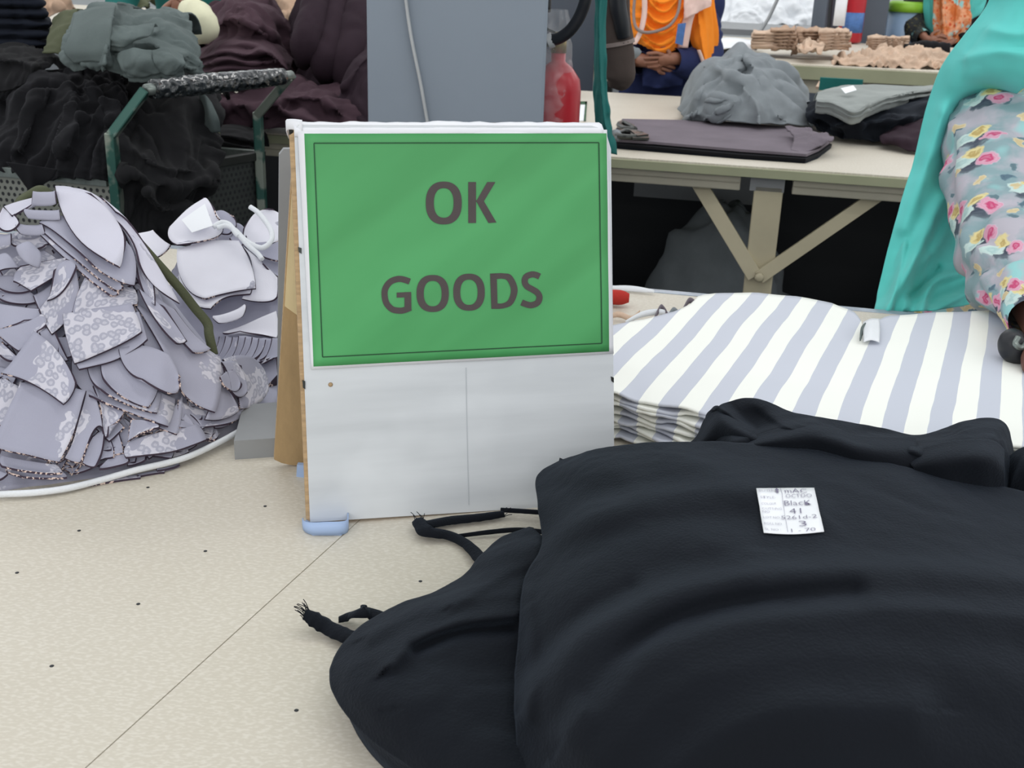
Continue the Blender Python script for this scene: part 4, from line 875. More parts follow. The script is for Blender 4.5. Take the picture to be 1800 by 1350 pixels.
PC = [
 (5, 'small flat piece at the far left corner '+g_, [(-6, 838), (10, 842), (28, 850), (20, 858), (8, 866), (0, 867), (-8, 864), (-8, 850)], 'lil'),
 (5, 'grey piece showing a straight edge low at right '+g_, [(225, 735), (290, 745), (330, 712), (328, 750), (322, 783), (290, 772), (255, 760), (236, 748)], 'lil'),
 (5, 'small grey triangle beside the bottom opening '+g_, [(190, 835), (205, 815), (222, 806), (232, 815), (238, 830), (220, 836), (188, 843), (187, 838)], 'lil'),
 (5, 'leopard-printed piece along the lower right hem '+g_, [(325, 722), (360, 735), (428, 740), (430, 750), (410, 764), (370, 768), (325, 770), (322, 745)], 'leo'),
 (5, 'curved piece in the layered stack at the left border '+g_, [(-4, 512), (25, 503), (58, 510), (70, 520), (78, 532), (40, 534), (10, 527), (-4, 524)], 'lil'),
 (4, 'second curved layer at the left border '+g_, [(-4, 528), (25, 520), (62, 530), (72, 538), (80, 549), (40, 552), (10, 543), (-4, 538)], 'lil'),
 (3, 'third curved layer at the left border '+g_, [(-4, 542), (25, 535), (66, 546), (76, 553), (86, 566), (40, 566), (10, 556), (-4, 552)], 'lil'),
 (6, 'broad plain sheet sloping left below the curved layers '+g_, [(-4, 554), (45, 562), (86, 568), (95, 578), (60, 590), (30, 600), (8, 608), (-4, 585)], 'lil'),
 (7, 'leopard-patched wedge under the broad plain sheet '+g_, [(8, 609), (50, 598), (92, 583), (100, 595), (85, 612), (70, 628), (54, 647), (32, 630)], 'leo'),
 (6, 'small folded corner left of the centre '+g_, [(2, 635), (12, 628), (18, 625), (40, 645), (50, 655), (35, 657), (20, 650), (8, 645)], 'lil'),
 (4, 'grey piece between wedge and diamond at the left border '+g_, [(-4, 655), (15, 660), (35, 668), (40, 680), (30, 700), (15, 705), (-4, 700), (-6, 680)], 'lil'),
 (6, 'leopard-patched piece at the left border '+g_, [(-4, 700), (12, 690), (28, 690), (45, 700), (60, 706), (48, 740), (28, 768), (-4, 762)], 'leo'),
 (5, 'grey piece low at the left border '+g_, [(-6, 762), (8, 765), (28, 768), (24, 790), (16, 812), (8, 822), (-6, 830), (-8, 795)], 'lil'),
 (7, 'narrow upright piece left of the big leopard square '+g_, [(88, 612), (100, 604), (112, 612), (125, 640), (138, 664), (120, 662), (100, 657), (96, 635)], 'lil'),
 (7, 'small upright piece tucked by the leopard square '+g_, [(119, 620), (130, 616), (138, 622), (144, 638), (146, 652), (134, 655), (122, 656), (120, 638)], 'lil'),
 (6, 'flat bottom piece with dark rim at lower left '+g_, [(22, 822), (60, 828), (115, 838), (122, 845), (126, 853), (80, 851), (25, 843), (18, 832)], 'leo'),
 (5, 'second flat bottom piece at lower left '+g_, [(30, 832), (70, 840), (118, 846), (128, 851), (132, 858), (85, 858), (35, 850), (26, 842)], 'lil'),
 (8, 'big sheet with leopard patch, lowest large one at left '+g_, [(57, 703), (110, 702), (170, 718), (152, 775), (127, 842), (70, 828), (5, 814), (35, 755)], 'leo'),
 (7, 'grey sheet beside the lowest large sheet '+g_, [(168, 712), (182, 722), (196, 776), (180, 784), (160, 838), (148, 836), (134, 832), (153, 775)], 'lil'),
 (6, 'narrow sheet with spotted rim near the bottom opening '+g_, [(196, 776), (185, 780), (178, 790), (168, 812), (163, 838), (175, 842), (184, 842), (193, 805)], 'lil'),
 (6, 'bulging grey sheet above the bottom opening '+g_, [(178, 700), (205, 708), (235, 728), (225, 755), (205, 775), (200, 790), (196, 770), (190, 735)], 'lil'),
 (9, 'kite-shaped sheet with leopard corner left of centre '+g_, [(27, 690), (55, 655), (82, 617), (125, 655), (154, 708), (148, 725), (135, 745), (85, 710)], 'leo'),
 (7, 'leopard-patched flap right of the bottom opening '+g_, [(248, 765), (262, 762), (275, 766), (292, 772), (286, 779), (265, 786), (242, 804), (244, 780)], 'leo'),
 (6, 'leopard piece along the bottom hem '+g_, [(240, 800), (300, 776), (356, 766), (368, 780), (374, 797), (310, 815), (237, 828), (232, 815)], 'leo'),
 (6, 'wide fanned sheet, lowest of the round fan '+g_, [(142, 655), (190, 672), (318, 722), (316, 740), (309, 774), (240, 748), (180, 722), (148, 695)], 'lil'),
 (7, 'middle sheet of the round fan '+g_, [(170, 660), (215, 668), (296, 718), (294, 728), (290, 752), (240, 738), (195, 712), (175, 690)], 'lil'),
 (8, 'upper grey sheet of the round fan '+g_, [(200, 655), (235, 662), (292, 712), (288, 722), (277, 745), (235, 728), (205, 702), (196, 680)], 'lil'),
 (9, 'topmost sheet of the round fan '+g_, [(228, 648), (270, 640), (312, 655), (326, 680), (329, 702), (320, 725), (270, 702), (240, 680)], 'lil'),
 (6, 'long plain strip between fan and right drape '+g_, [(250, 562), (275, 588), (292, 620), (308, 650), (332, 695), (302, 682), (272, 652), (260, 610)], 'lil'),
 (10, 'big square sheet with leopard corner and spotted rim at the centre '+g_, [(133, 590), (190, 578), (250, 572), (262, 600), (269, 624), (215, 652), (155, 678), (140, 632)], 'leo'),
 (9, 'sheet directly beneath the big leopard square '+g_, [(150, 600), (190, 590), (262, 585), (270, 612), (276, 632), (225, 664), (162, 686), (146, 645)], 'lil'),
 (7, 'sheet with a wavy dark edge above the leopard square '+g_, [(168, 508), (205, 518), (250, 536), (255, 550), (256, 566), (205, 574), (152, 599), (146, 570)], 'leo'),
 (7, 'hanging pointed sheet with leopard patch left of centre '+g_, [(150, 505), (154, 535), (152, 560), (132, 590), (111, 619), (98, 597), (89, 574), (120, 535)], 'leo'),
 (8, 'arched upright sheet near the middle left '+g_, [(117, 512), (122, 497), (135, 492), (148, 496), (152, 508), (130, 540), (104, 562), (111, 535)], 'lil'),
 (6, 'pleated sheet between two rolls at left '+g_, [(74, 543), (95, 528), (118, 512), (112, 535), (103, 560), (95, 568), (88, 576), (80, 558)], 'lil'),
 (7, 'curled leopard-patched sheet above the pleat at left '+g_, [(42, 523), (44, 508), (55, 500), (92, 492), (132, 486), (125, 505), (75, 544), (56, 530)], 'leo'),
 (7, 'open loop roll at upper left '+g_, [(60, 470, 4), (76, 468, 16), (90, 478, 8), (97, 492, 14), (90, 508, 4), (74, 506, 12), (60, 494, 6), (55, 480, 14)], 'lil'),
 (6, 'rolled edge near the left border, upper half '+g_, [(-2, 497), (15, 480, 8), (30, 476, 6), (42, 488, 8), (52, 500), (30, 505, 6), (12, 507), (0, 503)], 'lil'),
 (5, 'spotted sheet between the loops at upper left '+g_, [(35, 478), (60, 465), (90, 462), (110, 475), (125, 490), (95, 500), (60, 505), (45, 492)], 'leo'),
 (6, 'pale roll at the left border near the top '+g_, [(-4, 437, 4), (18, 438, 4), (38, 441, 4), (41, 452, 12), (38, 463, 2), (18, 467, 2), (-4, 470, 2), (-6, 452, 12)], 'leo'),
 (6, 'flap hanging under the top folds at left '+g_, [(36, 446), (60, 445), (88, 440), (100, 450), (95, 458), (75, 462), (50, 462), (38, 456)], 'lil'),
 (7, 'lowest ply of the bundle at the top '+g_, [(85, 441), (120, 436), (178, 482), (208, 512), (222, 548), (216, 549), (210, 550), (148, 500)], 'lil'),
 (8, 'third ply of the bundle at the top '+g_, [(88, 436), (125, 430), (185, 474), (214, 504), (232, 542), (226, 543), (219, 544), (152, 490)], 'lil'),
 (9, 'second ply of the bundle at the top '+g_, [(90, 430), (150, 420), (238, 462), (255, 492), (255, 541), (215, 526), (180, 500), (132, 456)], 'lil'),
 (8, 'folded roll end, lower of the two at the top '+g_, [(78, 411, 5), (100, 410, 5), (126, 409, 5), (128, 417, 13), (128, 428, 5), (100, 428, 5), (74, 428, 5), (70, 419, 15)], 'lil'),
 (9, 'folded roll end, upper of the two at the top '+g_, [(84, 386, 5), (104, 384, 6), (122, 383, 6), (125, 396, 15), (124, 408, 6), (104, 409, 6), (82, 409, 5), (88, 396, 16)], 'lil'),
 (7, 'third folded roll end near the top '+g_, [(60, 430, 4), (76, 428, 4), (92, 427, 4), (96, 436, 10), (98, 446, 3), (78, 447, 3), (57, 447, 3), (52, 438, 11)], 'lil'),
 (8, 'wing-shaped flap at the top left '+g_, [(27, 397), (70, 379), (121, 373), (112, 380), (84, 388), (60, 404), (44, 418), (34, 406)], 'lilw'),
 (9, 'drooping flap in front of the wing at top left '+g_, [(27, 402), (36, 408), (46, 418), (52, 424), (58, 436), (40, 446), (24, 441), (20, 426)], 'lilw'),
 (7, 'long front drape running down the right side '+g_, [(250, 560), (322, 602), (398, 655), (400, 702), (391, 753), (345, 727), (322, 692), (298, 640)], 'lil'),
 (8, 'strap-like ply beside the long drape '+g_, [(255, 520), (290, 552), (320, 575), (352, 615), (384, 646), (370, 650), (354, 652), (305, 592)], 'lil'),
 (9, 'shorter strap-like ply beside the long drape '+g_, [(262, 545), (285, 560), (303, 578), (328, 612), (343, 636), (335, 638), (327, 639), (290, 596)], 'lil'),
 (8, 'pointed ply under the right-hand drape at the top '+g_, [(225, 425), (252, 455), (270, 500), (282, 530), (288, 572), (272, 552), (262, 525), (246, 470)], 'lil'),
 (9, 'right-hand drape falling from the top '+g_, [(132, 371), (178, 374), (220, 412), (266, 462), (332, 571), (282, 532), (262, 492), (222, 425)], 'lilw'),
 (11, 'big tongue-shaped sheet on top '+g_, [(121, 374), (150, 374), (180, 390), (222, 428), (240, 470), (238, 495), (234, 517), (156, 458)], 'lilw'),
 (6, 'right end fold curling towards the grey stand '+g_, [(393, 652), (400, 668), (404, 700), (420, 722), (430, 745), (405, 757), (372, 762), (388, 705)], 'lil'),
 (5, 'round leopard-printed flap at the far right '+g_, [(400, 650), (425, 640), (450, 645), (471, 668), (479, 705), (460, 727), (430, 738), (420, 690)], 'leo'),
 (7, 'arched fold inside the round leopard flap '+g_, [(400, 662), (416, 656), (431, 668), (441, 690), (445, 716), (432, 724), (418, 714), (412, 684)], 'lil'),
 (8, 'inner curl of the arched fold at far right '+g_, [(399, 690), (408, 678), (420, 678), (430, 690), (434, 706), (426, 716), (412, 712), (404, 702)], 'lil'),
 (1, 'thin offcut with spotted rim on the table in front of the pile', [(130, 861), (190, 850), (243, 839), (249, 843), (252, 849), (190, 859), (130, 867), (127, 864)], 'leo'),
 (1, 'small dark-rimmed offcut on the table in front of the pile', [(245, 838), (268, 834), (290, 830), (292, 833), (293, 837), (270, 841), (246, 843), (244, 841)], 'lil'),
 (1, 'narrow offcut at the right end of the white cord', [(280, 829), (300, 823), (316, 818), (318, 821), (318, 824), (300, 829), (282, 834), (279, 832)], 'lil')]
for L_, lb, pts, mt in PC: piece(pts, L_, lb[0].lower()+lb[1:] if mt != 'lil' else lb, mt)
# loose pieces that fill between them, all alike
n_f = 0
FILL = []
for k in range(215):
    cx = random.uniform(0, 430) if k < 150 else random.uniform(60, 425); yt = np.interp(cx, [0, 60, 125, 240, 300, 400], [440, 430, 410, 480, 570, 680]); yb = np.interp(cx, EDGE[:, 0], EDGE[:, 1])-26
    cy = random.uniform(yt, yb) if k < 150 else yb+10-random.uniform(0, 55)
    if k >= 150: yb += 22
    if cy > yb: continue
    a = math.radians(random.choice([30, 50, 65, -20, 100])+random.uniform(-15, 15)); w, h = random.uniform(38, 62), random.uniform(26, 44)
    if k >= 150: a = math.radians(random.uniform(-70, 10)); h *= .95; w *= .8
    R_ = np.array([[math.cos(a), -math.sin(a)], [math.sin(a), math.cos(a)]])
    c8 = [(-1, -1), (0, -1.1), (1, -1), (1.1, 0), (1, 1), (0, .9), (-1, 1), (-.9, 0)]
    pts = [tuple(np.array([cx, cy])+R_@(np.array(q)*np.array([w/2, h/2])*(1+random.uniform(-.12, .12)))) for q in c8]
    if max(p[1]-np.interp(p[0], EDGE[:, 0], EDGE[:, 1]) for p in pts) > (-6 if k < 150 else 1) or min(p[1]-np.interp(p[0], [0, 60, 125, 190, 240, 300, 380, 445], [425, 400, 384, 410, 455, 535, 645, 705]) for p in pts) < 4: continue
    n_f += 1
    mt = random.choice(['lil', 'lil', 'leo']); FILL.append((piece([p for p in pts], 1.0+3.0*(n_f % 9)/9+(1 if k >= 150 else 0), 'small lilac-grey offcut wedged between the larger pieces of the left pile', mt, grp='small offcuts between the larger pieces of the left pile'), mt))
# cord, olive strap and paper tag of the pile
cp = [(-40, 872), (0, 869), (60, 866), (120, 858), (180, 843), (240, 826), (300, 812), (340, 799), (390, 775), (430, 752), (450, 738)]
c_ = tube('white_cord', [PZ(x, y, .906+(.004 if x > 200 else 0)) for x, y in cp], .0027, M['white'], None, 10, 80, flat=1.3)
tag(c_, 'white plastic cord running along the bottom of the lilac-grey pile', 'cord'); c_.name = 'white_rope'
def on(surf, x, y, h): p, n = surf(np.array(float(x)), np.array(float(y))); return p+n*h
def ribbon(name, pts, w, surf, mat, label, hs=None, cat='strap', up=None):
    P = np.array([on(surf, x, y, (hs[i] if hs else .03)) for i, (x, y) in enumerate(pts)]); c = crs(P, 9*len(pts)); t = np.gradient(c, axis=0)
    s = np.cross(t, NRM); s /= np.linalg.norm(s, axis=1)[:, None]
    g = np.stack([c-s*w/2, c+NRM*.001, c+s*w/2], 1); return tag(grid_obj(name, g, mat, None, .0016), label, cat)
ribbon('olive_strap', [(46, 400), (52, 378), (66, 366), (82, 362), (96, 366), (112, 378)], .011, surf_front, M['olive'], 'olive fabric strap looping over the top of the lilac-grey pile', [.03, .028, .026, .03, .03, .02])
ribbon('olive_strap', [(206, 400), (232, 424), (258, 455), (290, 490), (322, 525), (350, 560), (372, 588), (376, 610), (382, 640)], .0105, surf_front, M['olive'], 'olive fabric strap running down the right side of the lilac-grey pile', [.022, .026, .028, .026, .024, .022, .024, .026, .02])
def flat_tag(pts, h, surf, label, name='paper_tag', mat='label', txts=()):
    P = [on(surf, x, y, hh) for (x, y), hh in zip(pts, h)]; n = np.cross(P[1]-P[0], P[2]-P[0]); n = n if n@(CAM-P[0]) > 0 else -n
    o = prism(name, P, n, .0006, M[mat]); tag(o, label, 'tag'); return o
flat_tag([(103, 358), (146, 355), (148, 358), (128, 371), (118, 373)], [.02, .02, .02, .012, .012], surf_front, 'white paper tag sticking up on top of the lilac-grey pile')
flat_tag([(88, 371), (95, 364), (100, 372)], [.02, .02, .012], surf_front, 'tiny white paper corner beside the olive loop on the pile')

# bundle behind the pile, beside the sign
gb = 'cut pieces in the pale bundle beside the sign'
PB = [
 (2, 'pale flat sheet behind the top of the olive strap', [(232, 420), (252, 416), (272, 414), (284, 426), (303, 441), (288, 455), (270, 464), (250, 442)], 'lilb', 0),
 (2, 'white sheet under the pale bundle near the sign', [(395, 592), (440, 573), (488, 556), (491, 580), (489, 604), (460, 596), (425, 592), (400, 594)], 'lilb', 0),
 (3, 'rolled pale piece under the front flap of the bundle', [(383, 572, 4), (410, 564, 6), (434, 552, 6), (438, 562, 10), (432, 574, 2), (412, 582, 3), (390, 586, 2), (381, 579, 8)], 'lilb', 0),
 (4, 'right ply of the pale bundle reaching behind the sign', [(430, 448), (465, 475), (492, 506), (492, 525), (491, 542), (470, 547), (430, 542), (448, 490)], 'lilb', 0),
 (5, 'second ply of the pale bundle', [(322, 480), (380, 485), (450, 515), (447, 530), (444, 538), (405, 541), (378, 566), (332, 540)], 'lilb', 0),
 (6, 'front flap of the pale bundle with shiny streaks', [(320, 462), (370, 447), (426, 446), (448, 490), (456, 533), (415, 536), (371, 551), (330, 520)], 'lilb', 0),
 (7, 'upright flap of the pale bundle holding the white card', [(308, 426), (335, 398), (368, 379), (377, 385), (389, 413), (392, 442), (322, 460), (306, 444)], 'lilb', 0),
 (5, 'crumpled knot of pale cloth behind the white card', [(380, 398), (396, 389), (414, 402), (420, 415), (412, 430), (402, 432), (390, 430), (386, 414)], 'lil', 0),
 (4, 'darker crumpled knot right of the white card', [(412, 408), (426, 408), (436, 422), (436, 438), (430, 452), (420, 448), (410, 438), (414, 424)], 'lil', 0),
 (4, 'pale folded piece behind the cord loop by the sign', [(436, 425, 8), (455, 400, 10), (480, 394, 6), (500, 400), (504, 440), (480, 448), (452, 455), (434, 446)], 'lilb', 0),
 (5, 'small stacked layer under the cord loop by the sign', [(454, 445), (475, 443), (500, 446), (502, 460), (500, 482), (480, 476), (462, 468), (455, 458)], 'lil', 0),
 (3, 'grey layer lowest under the cord loop by the sign', [(462, 462), (480, 470), (500, 478), (502, 490), (500, 505), (485, 495), (470, 482), (464, 472)], 'lil', 0)]
for L_, lb, pts, mt, _ in PB: piece(pts, L_, lb, mt, surf_back, grp=gb)
for i in range(9):
    x = 388+i*12; y = 596+i*2.2
    piece([(x, y), (x+10, y-2), (x+22, y+2), (x+16, y+24), (x+2, y+52-i*2), (x-8, y+54-i*2), (x-20, y+46), (x-6, y+22)], 2+i*.45, ['leftmost', 'second', 'third', 'fourth', 'fifth', 'sixth', 'seventh', 'eighth', 'last'][i]+' pleat counted from the left in the fanned stack below the pale bundle', 'lil', surf_back, grp='fanned plies below the pale bundle', off=-.004)
tag(prism('folded_piece_stack', [on(surf_back, x, y, .012) for x, y in [(461, 632), (486, 620), (490, 668), (470, 690), (463, 668)]], NRM, .02, M['lil'], side=M['cut']), 'small squared stack of cut pieces low beside the plywood sign', 'fabric piece')
for cpts, lb in (([(386, 436), (400, 428), (414, 432), (424, 446), (430, 452)], 'white cord end looped over the pale bundle'),
                 ([(449, 401), (462, 410), (474, 424), (485, 442), (486, 458), (474, 471), (460, 470), (440, 458), (424, 442), (408, 434), (392, 438)], 'thick white cord looping from the pale bundle to the sign'),
                 ([(432, 452), (446, 468), (462, 482), (470, 492)], 'short white cord end running down the pale bundle')):
    tag(tube('white_rope', [on(surf_back, x, y, .042) for x, y in cpts], .0034, M['white'], None, 9), lb, 'cord', 'white cords on the pale bundle')
ct = flat_tag([(332, 426), (372, 398), (386, 436), (350, 448)], [.045]*4, surf_back, 'white card with faint handwriting on the pale bundle', 'paper_card')

# ---------------------------------------------------------------- wire-mesh cart with black cloth, upper left
cart = empty('steel_cart', (-1.1, 2.7, 0), 'worn steel cart with perforated panels and a wrapped push handle at the left', 'cart')
A0, A1 = PY(-90, 292, 2.60), PY(192, 318, 2.45); B1 = PY(462, 272, 2.90)
def panel(name, a, b, z1, mat, parent):
    a = a.copy(); b = b.copy(); n = 2
    g = np.array([[ [p[0], p[1], z] for p in (a, b)] for z in (0.35, z1)]); 
    g[1, 0, 2] = a[2]; g[1, 1, 2] = b[2]
    return grid_obj(name, g, mat, parent, .003, None, False)
panel('front_panel', A0, A1, A0[2], M['perf'], cart); panel('side_panel', A1, B1, A1[2], M['perf_shade'], cart)
A3 = A0+(B1-A1)
panel('back_panel', A3, B1, A3[2], M['perf'], cart); panel('side_panel', A0, A3, A0[2], M['perf'], cart)
box('cart_floor', (A0+B1)/2*np.array([1, 1, 0])+np.array([0, 0, .35]), (1.1, .3, .02), M['steel'], cart)
beam('top_rim', A0, A1, .022, .022, M['steel'], cart); beam('top_rim', A1, B1, .02, .02, M['blackmetal'], cart); beam('top_rim', A3, B1, .02, .02, M['steel'], cart)
def post(p_bot, p_bend, p_top, w=.034):
    t = tuple(np.array(p_bend)-np.array(p_bot))
    beam('post', np.array([p_bend[0], p_bend[1], .15]), p_bend, .02, w, M['greensteel'], cart, up=(0, 1, 0), bev=.003)
    beam('post_arm', p_bend-np.array([0, 0, .008]), p_top, .02, w, M['greensteel'], cart, up=(0, 1, 0), bev=.003)
N0, N1 = PY(195, 232, 2.44), PY(256, 158, 2.47); F0, F1 = PY(453, 196, 2.88), PY(512, 133, 2.84)
post(A1, N0, N1); post(B1, F0, F1)
hb = N1+(F1-N1)*.04; he = N1+(F1-N1)*.93
tube('handle_bar', [N1, (N1+F1)/2, F1], .0125, M['steel'], cart, 12)
tube('handle_wrap', [hb, (hb+he)/2, he], [.021, .023, .020], M['foil'], cart, 18, 60, wr=(.0022, 60, (1, 1, 1)))
for p in (A0, A1, B1, A3):
    c = np.array([p[0]+.0, p[1], .06]); o_ = lathe('caster_wheel', [(.05, -.014), (.058, -.008), (.058, .008), (.05, .014)], (0, 0, 0), M['blackrub'], None, 16)
    o_.data.transform(Matrix.Rotation(math.pi/2, 4, 'Y')); o_.data.transform(Matrix.Translation(Vector(c))); attach(o_, cart)
    if p is A0 or p is A3: beam('post', np.array([p[0], p[1], .11]), p, .03, .03, M['greensteel'], cart, up=(0, 1, 0))

def H(name, rows, mat, label, cat='fabric', n=(60, 70), ridges=(), wr=None, fine=None, skirt=None, thick=.004, grp=None, mode='y'):
    if skirt is None: skirt = {'top': (0, .12, -.06)}
    return tag(grid_obj(name, cloth_grid(rows, mode, n, ridges, wr, fine, skirt), M[mat] if isinstance(mat, str) else mat, None, thick), label, cat, grp)
# olive sheet, navy stack, grey stack at the far left
H('black_fleece_heap', [
 [(-80, 150, 2.95), (0, 150, 2.9), (50, 125, 2.85), (105, 118, 2.8), (160, 128, 2.8), (215, 135, 2.85)],
 [(-80, 190, 2.75), (0, 185, 2.72), (60, 165, 2.70), (110, 160, 2.66), (165, 165, 2.66), (225, 170, 2.7)],
 [(-80, 240, 2.62), (0, 235, 2.6), (60, 225, 2.58), (120, 220, 2.54), (170, 225, 2.54), (215, 235, 2.56)],
 [(-80, 290, 2.55), (0, 290, 2.54), (60, 290, 2.50), (120, 285, 2.47), (170, 285, 2.45), (205, 290, 2.46)],
 [(-80, 302, 2.54), (0, 300, 2.53), (60, 312, 2.48), (120, 312, 2.45), (170, 315, 2.43), (200, 316, 2.44)]], 'black2',
 'big tumbled heap of black fleece overflowing the steel cart', n=(110, 120), wr=(.030, 9, (1, 1, .55), 1.8), fine=(.003, 40), grp=None,
 ridges=[([(70, 130), (60, 190), (30, 260)], 16, .05), ([(120, 140), (135, 200), (120, 260)], 14, .05), ([(165, 150), (190, 210)], 12, .04)])
H('black_cloth_corner', [[(10, 285, 2.43), (50, 290, 2.42), (100, 298, 2.41)], [(28, 305, 2.425), (55, 312, 2.415), (90, 315, 2.41)], [(45, 328, 2.42), (57, 334, 2.42), (72, 328, 2.42)], [(55, 342, 2.42), (58, 346, 2.42), (62, 342, 2.42)]],
 'black2', 'black pointed cloth corner hanging over the perforated cart panel', n=(24, 20), skirt={}, ridges=[([(55, 290), (58, 340)], 8, .006)])
H('charcoal_fleece_heap', [
 [(190, 120, 3.0), (240, 108, 3.0), (300, 110, 3.0), (360, 130, 3.05), (385, 160, 3.1)],
 [(195, 180, 2.72), (240, 175, 2.72), (300, 170, 2.75), (360, 180, 2.85), (388, 200, 2.9)],
 [(200, 240, 2.60), (245, 240, 2.60), (300, 240, 2.64), (350, 245, 2.70), (390, 255, 2.80)],
 [(206, 300, 2.46), (250, 300, 2.50), (300, 298, 2.57), (345, 300, 2.64), (388, 300, 2.72)],
 [(214, 350, 2.44), (255, 355, 2.49), (295, 355, 2.55), (335, 355, 2.62), (372, 345, 2.70)],
 [(235, 440, 2.46), (258, 440, 2.50), (285, 440, 2.55), (310, 440, 2.60), (335, 440, 2.66)]], 'black3',
 'sagging heap of charcoal fleece inside the cart behind the near post', n=(110, 100), wr=(.032, 9, (1, 1, .6), 1.8), fine=(.002, 40),
 ridges=[([(225, 250), (290, 290), (370, 300)], 12, .06, 1.8), ([(230, 300), (300, 330), (360, 320)], 12, .05, 1.8), ([(260, 340), (290, 370), (330, 365)], 10, .05)])
H('dark_cloth_flap', [[(350, 165, 2.80), (362, 168, 2.79), (372, 180, 2.79)], [(352, 195, 2.79), (368, 200, 2.77), (385, 210, 2.78)], [(345, 225, 2.80), (362, 235, 2.79), (388, 232, 2.80)]],
 'sage', 'grey-black cloth corner sticking out right of the charcoal heap', n=(20, 16), skirt={}, ridges=[([(360, 168), (375, 228)], 6, .01)])
# grey-green cloth on top
H('grey_green_cloth', [
 [(128, 20, 2.80), (160, 10, 2.80), (205, 4, 2.82), (240, 14, 2.9), (290, 14, 2.95), (330, 22, 2.95)],
 [(118, 60, 2.70), (155, 50, 2.68), (195, 30, 2.68), (240, 42, 2.76), (290, 40, 2.8), (340, 60, 2.85)],
 [(104, 85, 2.66), (150, 85, 2.62), (185, 70, 2.62), (235, 78, 2.70), (290, 75, 2.7), (352, 90, 2.76)],
 [(110, 108, 2.64), (150, 112, 2.60), (190, 108, 2.60), (235, 108, 2.64), (290, 110, 2.64), (355, 118, 2.72)],
 [(140, 122, 2.64), (160, 122, 2.62), (200, 128, 2.61), (245, 138, 2.63), (300, 132, 2.64), (362, 130, 2.70)]], 'sage',
 'rumpled grey-green cloth thrown on top of the black heap', n=(90, 110), wr=(.012, 11, (1, 1, .7), 1.6), fine=(.0015, 40),
 ridges=[([(205, 8), (190, 60), (185, 112)], 7, .05, 1.6), ([(130, 20), (195, 80)], 8, -.02), ([(250, 20), (310, 50), (350, 110)], 12, .05, 1.8), ([(200, 75), (270, 55)], 8, .04, 1.6),
         ([(215, 90), (260, 75), (320, 100)], 8, .04, 1.6), ([(225, 110), (270, 95), (300, 120)], 7, -.03), ([(230, 128), (290, 118), (325, 118)], 7, .035, 1.6)])
H('cloth_corner', [[(130, 22, 2.72), (165, 12, 2.70), (203, 8, 2.70)], [(122, 60, 2.63), (160, 48, 2.61), (195, 42, 2.60)], [(112, 90, 2.61), (150, 85, 2.585), (192, 82, 2.58)], [(130, 112, 2.61), (158, 108, 2.59), (188, 112, 2.585)]], 'sage',
 'flat grey-green corner folded forward on the cart heap', n=(20, 24), skirt={}, ridges=[([(195, 45), (188, 112)], 6, .008)])
H('olive_cloth', [[(95, 30, 2.95), (112, 18, 2.93), (135, 14, 2.92)], [(85, 60, 2.85), (105, 55, 2.82), (135, 52, 2.82)], [(75, 92, 2.78), (98, 92, 2.76), (130, 95, 2.76)]], 'olive',
 'olive cloth between the navy stack and the grey-green cloth', n=(24, 18), wr=(.006, 14, (1, 1, 1)))
for k in range(6):
    y0 = 84-k*18; x1 = [92, 98, 92, 84, 80, 74][k]
    H('navy_folded_cloth', [[(-70, y0-26, 3.05), (20, y0-26, 3.05), (x1-22, y0-20, 3.05), (x1-8, y0-14, 3.07)], [(-70, y0-18, 2.93), (20, y0-17, 2.93), (x1-12, y0-13, 2.94), (x1, y0-9, 2.97)],
      [(-70, y0-7, 2.90), (20, y0-6, 2.90), (x1-10, y0-5, 2.91), (x1+1, y0-5, 2.96)], [(-70, y0+4, 2.93), (20, y0+5, 2.93), (x1-14, y0+3, 2.94), (x1-4, y0, 2.98)]], 'navy',
      ['lowest', 'second lowest', 'third from the bottom', 'fourth from the bottom', 'fifth from the bottom', 'top visible'][k]+' layer of the navy folded stack at the upper left corner', n=(18, 40), wr=(.006, 12, (1, 1, 1)), skirt={}, grp='navy folded stack')
H('dark_grey_cloth_pile', [[(-80, 75, 2.95), (0, 70, 2.95), (40, 72, 2.95), (90, 98, 2.9)], [(-80, 100, 2.78), (0, 95, 2.78), (45, 98, 2.78), (92, 112, 2.78)], [(-80, 135, 2.72), (0, 130, 2.72), (40, 128, 2.72), (75, 124, 2.74)], [(-80, 165, 2.7), (0, 160, 2.7), (30, 150, 2.7), (60, 140, 2.72)]], 'black3',
 'dark grey folded cloth below the navy stack at the left border', n=(40, 50), wr=(.014, 12, (1, 1, .5)), ridges=[([(-10, 85), (40, 88), (90, 104)], 6, .03, 1.5), ([(-10, 105), (30, 105), (60, 118)], 6, .03, 1.5)])

# ---------------------------------------------------------------- plum heaps on the left of the second table
H('plum_cloth_heap', [
 [(345, 60, 3.9), (370, 20, 3.9), (400, -15, 3.9), (440, -25, 3.9), (480, 0, 3.9), (505, 40, 3.9), (518, 70, 3.95)],
 [(345, 75, 3.7), (375, 45, 3.62), (405, 20, 3.6), (440, 15, 3.6), (478, 35, 3.65), (500, 70, 3.7), (515, 95, 3.8)],
 [(345, 92, 3.55), (378, 82, 3.5), (405, 72, 3.45), (440, 70, 3.45), (470, 88, 3.5), (492, 108, 3.55), (512, 125, 3.7)]], 'plum',
 'upper tumbled plum cloth heap left of the plum rolls', n=(70, 80), wr=(.035, 6.5, (1, 1, .8), 1.7), fine=(.003, 30),
 ridges=[([(400, -5), (440, 20), (485, 60)], 9, .08, 1.7), ([(370, 40), (410, 30), (450, 50)], 8, .08, 1.7), ([(440, -5), (490, 40)], 7, .06, 1.5)])
